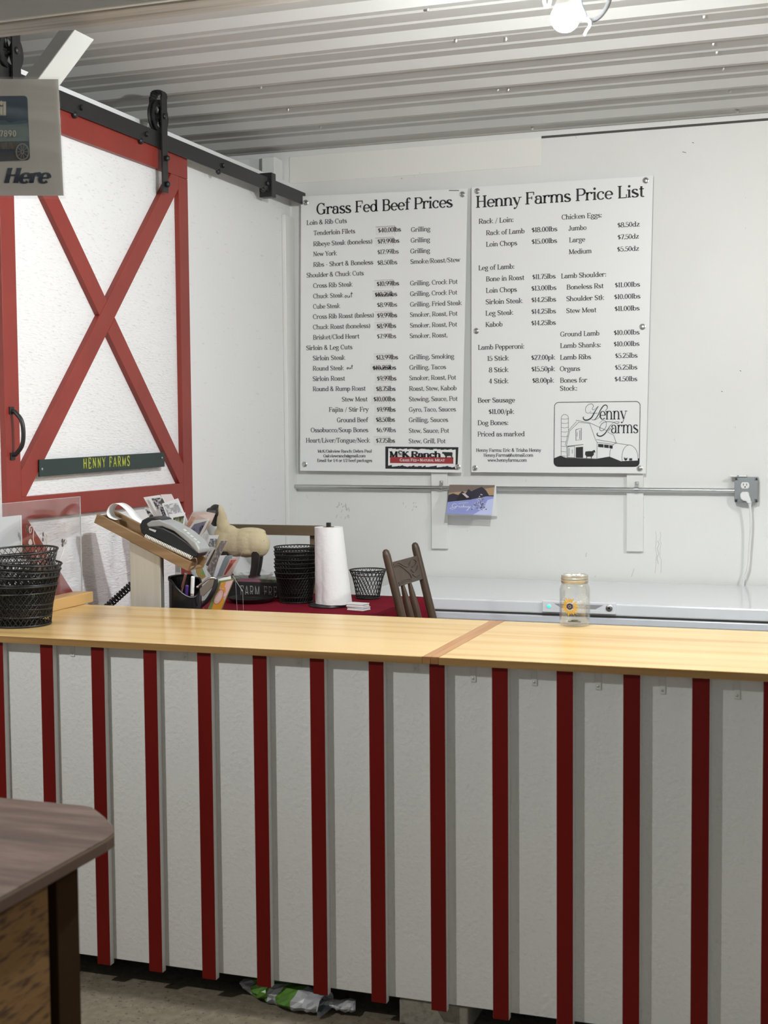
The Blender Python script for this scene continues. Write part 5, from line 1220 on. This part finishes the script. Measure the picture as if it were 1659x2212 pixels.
hd_ = [(400, 335), (420, 292), (470, 266), (530, 264), (580, 280), (600, 300), (520, 300), (470, 330), (445, 380), (410, 390)]
o = M().prism([T3(x, y, YT + .003) for x, y in hd_], (0, .068, 0)).build('printer_cover', m_dev, ctm, bevel=.005, seg=3); fix_normals(o)
ky = M()
for i in range(5):
    for j in range(3):
        x, y = 765 + i * 29, 385 + i * 26; a_ = T3(x, y - 3, YT + .012 + j * .02); b2 = T3(x + 20, y + 14, YT + .012 + j * .02); n2 = V((0, .013, 0)); u2 = upd * .006
        ky.add([a_, b2, b2 + n2, a_ + n2, a_ + u2, b2 + u2, b2 + n2 + u2, a_ + n2 + u2], [(3, 2, 1, 0), (4, 5, 6, 7), (0, 1, 5, 4), (1, 2, 6, 5), (2, 3, 7, 6), (3, 0, 4, 7)])
ky.build('keys', mat('pale_keys', (.52, .54, .47), .45), ctm)
lb_ = M(); lb_.add([T3(x, y, YT - .0003) for x, y in ((482, 358), (482, 372), (535, 395), (545, 378))], [(0, 1, 2, 3)]); lb_.build('badge', mat('silver_badge', (.55, .56, .57), .3), ctm)
rp = [(470, 425), (478, 395), (465, 355), (425, 325), (345, 278), (285, 205), (225, 158), (175, 150), (138, 178), (120, 225), (135, 265), (190, 290)]
S_ = spline([T3(x, y, YT + .018) for x, y in rp], 6); rb_ = M()
for p in S_: rb_.v += [p, p + V((0, .046, 0))]
rb_.f = [(2 * i, 2 * i + 1, 2 * i + 3, 2 * i + 2) for i in range(len(S_) - 1)]; rb_.m = [0] * len(rb_.f)
o = rb_.build('paper_strip', m_paper, ctm, smooth=True, auto=False); o.modifiers.new('solid', 'SOLIDIFY').thickness = .0006
pr_ = M()
for i in range(26, 46):
    p, q2 = S_[i], S_[i + 1]; nrm = (q2 - p).cross(V((0, 1, 0))).normalized() * .0008
    if i % 3: pr_.add([p + V((0, .012, 0)) - nrm, p + V((0, .034, 0)) - nrm, p.lerp(q2, .5) + V((0, .034, 0)) - nrm, p.lerp(q2, .5) + V((0, .012, 0)) - nrm], [(0, 1, 2, 3)])
h0, h1 = T3(450, 428, YT - .004), T3(842, 612, YT - .004); hx_ = M(); ax = (h1 - h0); Lh = ax.length; ax.normalize(); s1 = ax.orthogonal().normalized(); s2 = ax.cross(s1)
nt_ = 30; hx_.tube([h0 + ax * (Lh * i / (nt_ * 8)) + (s1 * math.cos(2 * PI * i / 8) + s2 * math.sin(2 * PI * i / 8)) * .0052 for i in range(nt_ * 8 + 1)], .0019, 6)
o = hx_.build('coiled_cord', mat('ivory_cord', (.62, .60, .54), .4), ctm, smooth=True)
lp_ = [T3(845, 620, YT - .003), T3(880, 615, YT - .008), T3(890, 650, YT - .006), T3(870, 690, YT), T3(835, 712, YT + .03)]
M().tube(spline(lp_, 6), .0016, 6).build('cord_tail', mat('grey_cord', (.16, .12, .11), .5), o, smooth=True)
# coiled black cable
c0, c1_ = T3(120, 1034, 3.86), T3(345, 830, 3.86); cc = M(); ax = c1_ - c0; Lh = ax.length; ax.normalize(); s1 = V((0, 1, 0)); s2 = ax.cross(s1).normalized()
nt_ = 11; cc.tube([c0 + ax * (Lh * i / (nt_ * 12)) + (s1 * math.cos(2 * PI * i / 12) + s2 * math.sin(2 * PI * i / 12)) * .010 for i in range(nt_ * 12 + 1)], .0032, 7)
o = cc.build('coiled_cable', m_black, smooth=True); tag(o, 'black coiled telephone style cable left of the whitewashed post', 'cable')

# ------------------------------------------------------------------ pen cup and what stands in it
z7 = lambda x, y: (340 + x / 7.54, 1060 + y / 7.54)
def Q(x, y, Y): u, v = z7(x, y); return onY(u, v, Y)
YC_ = 3.80
cc_ = Q(455, 1700, YC_); rC = 265 / 7.54 / ppm(cc_)
cup = M(); n = 48; ztc = Q(300, 1440, YC_).z
def rimz(a):   # low on the front right
    d = math.cos(a + .65); return ztc - (.052 * max(0, d) ** 1.4) + (.008 if d < -.5 else 0)
for (rr, inner) in ((rC, 0), (rC - .003, 1)):
    for lv in range(2):
        for q_ in range(n):
            a = 2 * PI * q_ / n; zz = rimz(a) if (lv == 1) != (inner == 1) else ZS + (.004 if inner else 0)
            cup.v.append(V((cc_.x + rr * math.cos(a), YC_ + rr * math.sin(a), zz)))
for lv in range(3):
    for q_ in range(n):
        q2 = (q_ + 1) % n; cup.f.append((lv * n + q_, lv * n + q2, (lv + 1) * n + q2, (lv + 1) * n + q_)); cup.m.append(0)
cup.f.append(tuple(range(n - 1, -1, -1))); cup.m.append(0); cup.f.append(tuple(range(3 * n, 4 * n))); cup.m.append(0)
pcup = cup.build('pen_cup', mat('glossy_black_plastic', (.008, .008, .009), .22), smooth=True); tag(pcup, 'glossy black pen cup with a curved lowered front, behind the counter edge', 'pen cup')
M().tube([V((cc_.x + (rC - .0015) * math.cos(2 * PI * i / n), YC_ + (rC - .0015) * math.sin(2 * PI * i / n), rimz(2 * PI * i / n))) for i in range(n)], .0035, 8, closed=True).build('rim', m_black, pcup, smooth=True)
def pen(x0, y0, x1, y1, Y0, r, m1, m2, label, capfrac):
    a, b = Q(x0, y0, Y0), Q(x1, y1, Y0 + .01); d = (b - a)
    zb_ = ZS + .006; k2 = (a.z - zb_) / (a.z - b.z) if abs(a.z - b.z) > 1e-6 else 1; b = a + d * min(k2, 3)
    o = M().tube([a.lerp(b, capfrac), b], r, 14).build('pen', m1, smooth=True); tag(o, label, 'pen', 'pens in the black cup')
    M().tube([a, a.lerp(b, .01), a.lerp(b, capfrac)], [r * .8, r * 1.1, r * 1.1], 14).build('cap', m2, o, smooth=True)
pen(468, 1335, 430, 1480, YC_ - .005, .0042, mat('rose_pen', (.42, .20, .17), .35), m_white, 'rose coloured pen with white end, left of the white capped pen', .035)
pen(578, 1395, 562, 1800, YC_ - rC * .55, .0055, mat('pink_lattice_pen', (.55, .42, .45), .4, var=[(260, (1, 1, .4), (.2, .12, .14), .5, .55)]), m_white, 'pale pink patterned pen with a broad white cap, in the middle of the black cup', .30)
pen(482, 1540, 470, 1800, YC_ - rC * .5, .005, mat('purple_pen', (.07, .03, .16), .3), mat('purple_pen_cap', (.09, .035, .22), .3), 'purple pen low in the black cup', .25)
ht = thing('hand_tool', 'black curved handled tool with a silver tip leaning right out of the pen cup', 'hand tool', Q(900, 1500, YC_))
M().tube(spline([Q(960, 1440, YC_ - .02), Q(950, 1540, YC_ - .02), Q(900, 1660, YC_ - .02), Q(820, 1780, YC_ - .015), Q(720, 1880, YC_ - .01)], 6), [.005 + .0028 * math.sin(PI * i / 24) for i in range(25)], 12).build('curved_handle', m_dev, ht, smooth=True)
M().tube(spline([Q(650, 1570, YC_ - .024), Q(740, 1500, YC_ - .024), Q(840, 1430, YC_ - .022), Q(925, 1420, YC_ - .02), Q(958, 1445, YC_ - .02)], 6), .0032, 10).build('silver_arm', mat('bright_steel', (.70, .69, .66), .2, .95), ht, smooth=True)
M().ball(Q(655, 1568, YC_ - .026), .0042, 12).build('pivot', mat('bright_steel'), ht, smooth=True)
M().prism([Q(x, y, YC_ - .021) for x, y in ((690, 1600), (860, 1440), (930, 1445), (900, 1560), (740, 1720), (700, 1700))], (0, .006, 0)).build('wedge_body', mat('bronze_grey', (.20, .17, .14), .4), ht)

# ------------------------------------------------------------------ greeting card rack with its cards
RK = thing('card_rack', 'clear acrylic countertop rack filled with greeting cards', 'card rack', Q(900, 1950, 3.86))
def acr(pts, Y, name, d=.002): o = M().prism([Q(x, y, Y) for x, y in pts], (0, d, 0)).build(name, m_clear, RK); fix_normals(o); return o
acr([(1010, 1420), (1215, 1370), (1390, 1640), (1400, 1960), (1080, 1990)], 3.98, 'front_pocket'); acr([(560, 330), (950, 320), (700, 860), (420, 700)], 3.895, 'top_pocket'); acr([(760, 700), (1010, 720), (820, 1420), (560, 1350)], 3.90, 'middle_pocket'); acr([(1225, 985), (1385, 995), (1190, 1400), (900, 1420)], 3.955, 'side_pocket'); acr([(480, 390), (620, 390), (960, 1980), (760, 1990)], 4.00, 'rack_back', .003)
ZE = M()
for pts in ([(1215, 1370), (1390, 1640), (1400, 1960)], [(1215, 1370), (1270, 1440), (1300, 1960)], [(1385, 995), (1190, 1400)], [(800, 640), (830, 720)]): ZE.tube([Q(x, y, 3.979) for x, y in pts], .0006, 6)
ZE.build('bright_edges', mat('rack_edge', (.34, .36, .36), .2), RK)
CARDS = []
def gcard(label, pts, Y, edge=(.80, .79, .78), pic=None, picpts=None, var=None, thick=.0012, crop=7):
    f_ = (lambda x, y, Yy: Q(x, y, Yy)) if crop == 7 else (lambda x, y, Yy: T3(x, y, Yy))
    q = [f_(x, y, Y) for x, y in pts]; nm_ = 'card_stock_%d' % len(CARDS)
    o = M().prism(q, (0, thick, 0)).build('greeting_card', mat(nm_, edge, .5)); fix_normals(o)
    tag(o, label, 'greeting card', 'greeting cards in the acrylic rack'); CARDS.append(o)
    if pic:
        if picpts is None:
            c = sum(q, V()) / len(q); pp_ = [c + (p - c) * .84 for p in q]
        else: pp_ = [f_(x, y, Y) for x, y in picpts]
        m_ = M().add([p + V((0, -.0004, 0)) for p in pp_], [tuple(range(len(pp_)))]); po_ = m_.build('printed_picture', mat(nm_ + '_print', pic, .45, var=var), o); fix_normals(po_)
    return o
N3 = lambda c, s=60: [(s, (1, 1, 1), c, .50, .58)]
# top left fan (crop 3 coordinates)
gcard('white card with a black and white photo, at the far left of the rack', [(440, 185), (462, 183), (560, 300), (500, 300)], 3.972, (.75, .75, .74), (.03, .03, .03), None, N3((.6, .6, .6), 90), crop=3)
gcard('plain white card edge, leftmost of the upper fan', [(433, 96), (575, 75), (680, 290), (545, 290)], 3.968, crop=3)
gcard('white card with a dark snapshot, second in the upper fan', [(478, 102), (600, 92), (700, 300), (570, 300)], 3.962, (.78, .78, .77), (.06, .06, .062), [(502, 104), (596, 98), (640, 200), (552, 205)], N3((.5, .5, .5), 110), crop=3)
gcard('pink topped white card standing behind the upper fan', [(580, 72), (672, 68), (720, 160), (690, 200), (620, 180)], 3.966, (.74, .66, .66), crop=3)
gcard('dark blue patterned card in the upper fan', [(560, 170), (600, 165), (655, 295), (600, 300)], 3.950, (.70, .68, .60), (.035, .04, .085), [(572, 180), (602, 178), (648, 292), (608, 294)], N3((.45, .45, .5), 150), crop=3)
gcard('tall white card with grey lettering band, front of the upper fan', [(590, 150), (728, 104), (812, 300), (790, 420), (660, 330)], 3.942, (.80, .80, .80), (.36, .37, .38), [(608, 162), (722, 140), (770, 240), (655, 275)], N3((.7, .7, .7), 80), crop=3)
gcard('white card with a small olive green picture, lowest of the upper fan', [(650, 240), (790, 225), (775, 385), (690, 375)], 3.934, (.82, .82, .81), (.26, .29, .16), [(690, 268), (782, 254), (768, 340), (684, 330)], N3((.05, .05, .03), 55), crop=3)
# orange group
gcard('orange brown card with frosted sleeve, near the sheep nose', [(415, 665), (570, 350), (780, 340), (945, 370), (880, 520), (700, 760)], 3.925, (.58, .44, .37), (.52, .26, .17), [(420, 660), (560, 410), (620, 440), (520, 620)], N3((.6, .45, .4), 40))
gcard('cream edged card with a lavender and black picture, below the orange card', [(445, 700), (610, 480), (850, 455), (700, 780), (560, 800)], 3.915, (.76, .74, .66), (.21, .20, .27), [(475, 710), (600, 545), (805, 490), (660, 760), (570, 780)], N3((.03, .03, .04), 30))
# middle group
gcard('white card with a grey barred picture, in the middle pocket', [(735, 940), (830, 725), (1003, 722), (900, 960), (780, 1080)], 3.945, (.77, .77, .76), (.16, .17, .17), [(822, 910), (862, 782), (985, 780), (935, 910)], N3((.55, .55, .55), 90))
gcard('white card edges fanned in the middle pocket', [(750, 1130), (860, 930), (950, 925), (800, 1190)], 3.935, (.74, .73, .70), (.20, .20, .22), [(770, 1120), (865, 965), (885, 965), (785, 1130)], N3((.6, .6, .6), 200))
gcard('card with a dark brown edge, fanned in the middle pocket', [(790, 1210), (925, 960), (980, 960), (840, 1240)], 3.930, (.09, .07, .05), (.60, .56, .50), [(830, 1220), (955, 985), (968, 985), (842, 1228)])
gcard('card with a mottled brown photo and gold top, right of the middle pocket', [(800, 1290), (1025, 795), (1145, 795), (960, 1200), (890, 1410)], 3.922, (.48, .42, .26), (.17, .145, .14), [(815, 1290), (1030, 815), (1135, 815), (950, 1200), (890, 1400)], N3((.38, .34, .36), 70))
# right group
gcard('plain lavender white card, left of the right pocket', [(910, 1410), (1015, 1055), (1130, 1050), (1000, 1400)], 3.912, (.76, .76, .80))
gcard('slate blue card in the right pocket', [(975, 1400), (1110, 1060), (1230, 1045), (1060, 1400)], 3.907, (.22, .26, .28))
gcard('rust red card in a clear sleeve, rightmost of the right pocket', [(1045, 1400), (1180, 1110), (1330, 1080), (1185, 1390)], 3.902, (.48, .33, .30), (.24, .045, .035), [(1080, 1370), (1200, 1130), (1290, 1120), (1110, 1370)], N3((.36, .10, .08), 50))
# coloured card below the tray
gcard('white card with orange, green and pink drawing, under the end of the tray', [(590, 1130), (650, 880), (710, 870), (820, 1400), (700, 1480), (620, 1480), (540, 1320)], 3.895, (.70, .73, .72), (.52, .30, .10), [(620, 1180), (680, 1120), (790, 1400), (690, 1460), (630, 1340)], [(22, (1, 1, 1), (.20, .42, .12), .50, .53), (28, (1.3, 1, 1), (.62, .30, .42), .56, .59)])
gcard('pale blue edged card standing low beside the coloured drawing', [(545, 1290), (590, 1260), (690, 1490), (620, 1500)], 3.890, (.58, .66, .64))
gcard('white slip standing behind the pen cup', [(285, 1200), (380, 1200), (385, 1470), (285, 1440)], 3.93, (.66, .66, .64), (.36, .36, .35), [(300, 1215), (372, 1215), (374, 1330), (300, 1320)])
# front bright card and the white one behind
gcard('white card behind the orange flower card', [(830, 1920), (990, 1440), (1190, 1390), (1200, 1440), (1050, 1930)], 3.800, (.82, .82, .80))
gcard('large orange and pink floral card with a green border, front of the rack', [(815, 1940), (1005, 1470), (1255, 1430), (1045, 1945)], 3.792, (.16, .20, .06), (.55, .245, .02), [(880, 1940), (1030, 1500), (1235, 1455), (1030, 1945)], [(13, (1, 1, 1), (.62, .38, .40), .50, .53), (60, (1, 1, 1), (.50, .20, .05), .62, .66)])
fo = M(); cN = CARDS[-1]
def petal(cx, cy, rx, ry, rot, col, lay):
    m_ = M(); c_, s_ = math.cos(rot), math.sin(rot)
    m_.add([Q(cx + rx * math.cos(t) * c_ - ry * math.sin(t) * s_, cy + rx * math.cos(t) * s_ + ry * math.sin(t) * c_, 3.792) + V((0, -.0004 - .0003 * lay, 0)) for t in [2 * PI * i / 24 for i in range(24)]], [tuple(range(24))]); o_ = m_.build('flower_print', mat('print_' + col[0], col[1], .45), cN); fix_normals(o_)
petal(1000, 1730, 62, 130, .45, ('outline', (.25, .07, .03)), 1); petal(1000, 1730, 56, 124, .45, ('pink', (.60, .36, .36)), 2); petal(1000, 1730, 36, 78, .45, ('peach', (.62, .45, .38)), 3)

# ------------------------------------------------------------------ sign hanging under the beam
sg_o = CAM + ray(131, 172) * 3.3; sg_r = (CAM + ray(0, 172) * 3.3); R_ = (sg_o - sg_r).normalized(); bl_ = CAM + ray(138, 425) * 3.3
U_ = (sg_o - bl_); U_ = U_ - R_ * U_.dot(R_); hS = U_.length; U_.normalize(); N_ = R_.cross(U_)
z2 = lambda x, y: (x / 5.82, 60 + y / 5.82)
def Sg(x, y, off=0):
    d = ray(*z2(x, y)); t = (sg_o - CAM).dot(N_) / d.dot(N_); return CAM + d * t + N_ * off
m_sign = mat('grey_card_stock', (.50, .465, .385), .6, var=[(9, (1, 1, 1), (.45, .415, .34), .5, .7)])
tl_, tr2, br2 = Sg(0, 652), Sg(732, 645), Sg(800, 2110)
Wd = .50
sgt = thing('hanging_sign', 'grey payment sign in a clear sleeve hanging at the upper left, with blue lettering', 'sign', br2 - R_ * .2)
ql = [tr2 - R_ * Wd, br2 - R_ * Wd, br2, tr2]
o = M().prism(ql, -N_ * .001).build('card', m_sign, sgt); fix_normals(o)
q2 = [tr2 - R_ * (Wd + .004) + U_ * .004, br2 - R_ * (Wd + .004) - U_ * .008, br2 + R_ * .005 - U_ * .008, Sg(735, 760) + R_ * .004, Sg(738, 740) + R_ * .000, Sg(740, 640) + R_ * .002 + U_ * .004]
o = M().prism([p + N_ * .0015 for p in q2], N_ * .0006).build('sleeve', m_clear, sgt); fix_normals(o)
for (dx_,) in ((-.27,), (-.44,)): M().tube([tr2 + R_ * dx_ - U_ * .004, V(((tr2 + R_ * dx_).x, 2.895, H + 1.03))], .0015, 6).build('hanging_string', m_white, sgt)
def sq(name, pts, col, lay, var=None):
    m_ = M().add([Sg(x, y, .0004 * lay) for x, y in pts], [tuple(range(len(pts)))]); o_ = m_.build(name, mat(name + '_print', col, .5, var=var), sgt); fix_normals(o_); return o_
rr = [(-420, 862), (300, 856)] + [(300 + 46 * math.sin(t), 902 - 46 * math.cos(t)) for t in [PI / 2 * i / 6 for i in range(1, 7)]] + [(376, 1600)] + [(331 + 46 * math.cos(t), 1622 + 46 * math.sin(t)) for t in [PI / 2 * i / 6 for i in range(0, 7)]] + [(-420, 1690)]
sq('picture_sky', rr, (.018, .045, .068), 1, [(14, (1, 1, 3), (.035, .07, .10), .45, .7)])
sq('picture_hills', [(-420, 1130), (-100, 1180), (60, 1160), (120, 1195), (250, 1170), (330, 1160), (354, 1190), (356, 1230), (-420, 1230)], (.06, .10, .125), 2)
sq('wagon_cover', [(-300, 1250), (-60, 1225), (200, 1215), (340, 1205), (352, 1190), (366, 1400), (355, 1425), (-300, 1435)], (.17, .21, .19), 3, [(10, (1, 1, 4), (.09, .13, .14), .45, .65)])
sq('wagon_box', [(-300, 1436), (220, 1436), (205, 1530), (-300, 1535)], (.10, .085, .06), 4, [(30, (6, 1, 1), (.06, .05, .035), .45, .55)])
sq('ground', [(-420, 1580), (210, 1560), (300, 1600), (372, 1610), (360, 1650), (331, 1668), (-420, 1690)], (.05, .055, .055), 3)
wl_ = M()
def ringp(cx, cy, rx, ry, wd): stroke(wl_, [(cx + rx * math.cos(2 * PI * i / 32), cy + ry * math.sin(2 * PI * i / 32)) for i in range(33)], [wd] * 33, lambda x, y: Sg(x, y, .0022))
ringp(285, 1562, 78, 100, 13); ringp(284, 1562, 16, 22, 10)
for i in range(10): a = 2 * PI * i / 10; stroke(wl_, [(284 + 18 * math.cos(a), 1562 + 22 * math.sin(a)), (285 + 76 * math.cos(a), 1562 + 98 * math.sin(a))], [6, 6], lambda x, y: Sg(x, y, .0022))
wl_.build('wagon_wheel', mat('wheel_print', (.20, .17, .13), .5), sgt)
lt = M()
def ptext(txt, x0, x1, yb, cap, off, thick, thin, serif=True, slant=0, track=0, mesh=lt):
    L_ = text_len(txt, track); k2 = (x1 - x0) / L_
    draw_text(mesh, txt, lambda x, y: Sg(x0 + x * k2, yb - y * cap / 7 - (x * k2) * .0, off), thick, thin, serif=serif, slant=slant, track=track, seg=22)
ptext('7890', 0, 218, 1368, 72, .0026, 1.3, 1.0, False, track=1.2)
lt.build('card_number', mat('card_print_white', (.42, .38, .30), .5), sgt); lt = M()
ptext('il', 2, 84, 1108, 172, .0026, 1.9, .6, mesh=lt); lt.build('card_title', mat('card_print_white'), sgt)
lh = M(); ptext('Here', 52, 612, 1952, 190, .0006, 2.05, .85, True, .22, mesh=lh); lh.build('here_lettering', mat('navy_print', (.006, .018, .036), .7), sgt)

# ------------------------------------------------------------------ lit bulb under the ceiling with its wiring
bc = CAM + ray(1221, 38) * 3.05; k_ = 1 / ppm(bc)
m_bulb = mat('bulb_glow', (1, 1, 1), .4, emit=((.93, .98, 1.0), BULB_STRENGTH))
lbb = thing('light_bulb', 'lit white light bulb hanging below the ceiling', 'light bulb', bc)
rB = 30.5 * k_
prf = [(0, -rB)] + [(rB * math.sin(t), -rB * math.cos(t)) for t in [PI * i / 16 for i in range(1, 12)]] 
M().lathe(prf, bc, 40).build('globe', m_bulb, lbb, smooth=True, auto=False)
M().lathe([(rB * .825, rB * .555), (rB * .84, rB * .58), (rB * .78, rB * .85), (rB * .62, rB * 1.25), (rB * .5, rB * 1.6), (rB * .5, rB * 1.75)], bc, 32).build('collar', m_white, lbb, smooth=True)
sk = thing('lamp_socket', 'white lamp socket above the lit bulb', 'lamp socket', bc + V((0, 0, rB * 1.76)))
M().lathe([(rB * .62, rB * 1.76), (rB * .66, rB * 1.8), (rB * .66, rB * 3.2), (rB * .4, rB * 3.6)], bc, 28).build('socket_shell', m_white, sk, smooth=True)
M().tube([bc + V((0, 0, rB * 3.6)), V((bc.x, bc.y, ZC - .01))], .006, 8).build('hanger_cord', m_white, sk, smooth=True)
def Bq(x, y, d=0): u, v = 1100 + x / 2.968, y / 2.968; return CAM + ray(u, v) * (3.05 + d)
cb = thing('lamp_cable', 'looped grey cable with taped joint beside the lit bulb', 'cable', Q(0, 0, 3))
M().tube(spline([Bq(475, 120, .05), Bq(520, 132, .06), Bq(565, 118, .07), Bq(610, 70, .08), Bq(640, 10, .09), Bq(650, -60, .1), Bq(640, -140, .1)], 6), .0052, 10).build('cable', mat('dark_grey_cable', (.018, .018, .018), .4), cb, smooth=True)
M().tube(spline([Bq(425, -80, .05), Bq(432, 0, .05), Bq(450, 60, .05), Bq(480, 118, .05)], 5), [.009, .0095, .0105, .011, .0115, .0115, .012, .0115, .011, .011, .0105, .010, .010, .0095, .009, .007], 10).build('tape_wrap', mat('blue_grey_tape', (.035, .05, .07), .35), cb, smooth=True)
M().tube(spline([Bq(485, 122, .045), Bq(512, 130, .045), Bq(518, 165, .045), Bq(498, 195, .045), Bq(482, 226, .045)], 5), [.0030] * 21, 6).build('cable_tie', mat('grey_tie', (.08, .085, .085), .4), cb, smooth=True)
M().tube(spline([Bq(222, -30, .04), Bq(225, 20, .04), Bq(240, 40, .04), Bq(258, 20, .04), Bq(262, -40, .04)], 5), .0038, 8).build('loop_wire', mat('pale_wire', (.10, .13, .14), .3), cb, smooth=True)
# ------------------------------------------------------------------ table in the near left corner
ZG = H - .66
m_lam = mat('worn_brown_laminate', (.080, .052, .040), .55, spec=.3, bump=[(50, (1, .1, 1), .08, (0, 0, 0))], var=[(7, (.5, 4, 1), (.14, .098, .078), .42, .62), (5, (.6, 5, 1), (.060, .046, .042), .55, .75), (60, (.4, 4, 1), (.085, .058, .046), .55, .7)])
m_lamn = mat('tan_edge_band', (.20, .15, .085), .6); m_lame = mat('brown_edge', (.075, .042, .026), .5)
ft = thing('display_table', 'dark brown laminate table with a clipped corner, near left corner', 'table', (-1.6, 1.8, 0))
pts = [(-2.4, 2.06), (-1.29, 2.063), (-1.265, 2.058), (-1.212, 2.011), (-1.165, 1.962), (-1.149, 1.935), (-1.145, 1.905), (-1.143, 1.2), (-2.4, 1.2)]
o = M().prism([V((x, y, ZG - .023)) for x, y in pts], (0, 0, .018)).build('tabletop', m_lame, ft, bevel=.0015); fix_normals(o)
o = M().prism([V((x, y, ZG - .0048)) for x, y in pts], (0, 0, .0022)).build('edge_band', m_lamn, ft); fix_normals(o)
o = M().prism([V((x, y, ZG - .0024)) for x, y in pts], (0, 0, .0024)).build('laminate_sheet', m_lam, ft); fix_normals(o)
XG = -1.18
la, lb2 = onX(123, 1960, XG), onX(171, 1960, XG)
m_leg = mat('dark_stained_leg', (.026, .012, .003), .9, spec=.1, bump=[(20, (6, 6, .4), .1, (0, 0, 0))])
M().box((XG - .06, la.y, 0), (XG, lb2.y, ZG - .0235)).build('leg', m_leg, ft, bevel=.002)
M().box((-2.38, la.y, 0), (-2.32, lb2.y, ZG - .0235)).build('leg', m_leg, ft, bevel=.002)
M().box((XG - .06, 1.25, 0), (XG, 1.29, ZG - .0235)).build('leg', m_leg, ft, bevel=.002)
pe = onX(106, 1960, XG - .004)
m_osb = osb_mat('bare_strand_board', (.165, .085, .025), (.060, .028, .009), .3, .8, .9, (.50, .66))
M().box((XG - .022, 1.30, 0.02), (XG - .006, pe.y, ZG - .025)).build('side_panel', m_osb, ft)
M().box((-2.3, la.y + .002, 0.02), (XG - .062, la.y + .016, ZG - .026)).build('back_panel', m_osb, ft)
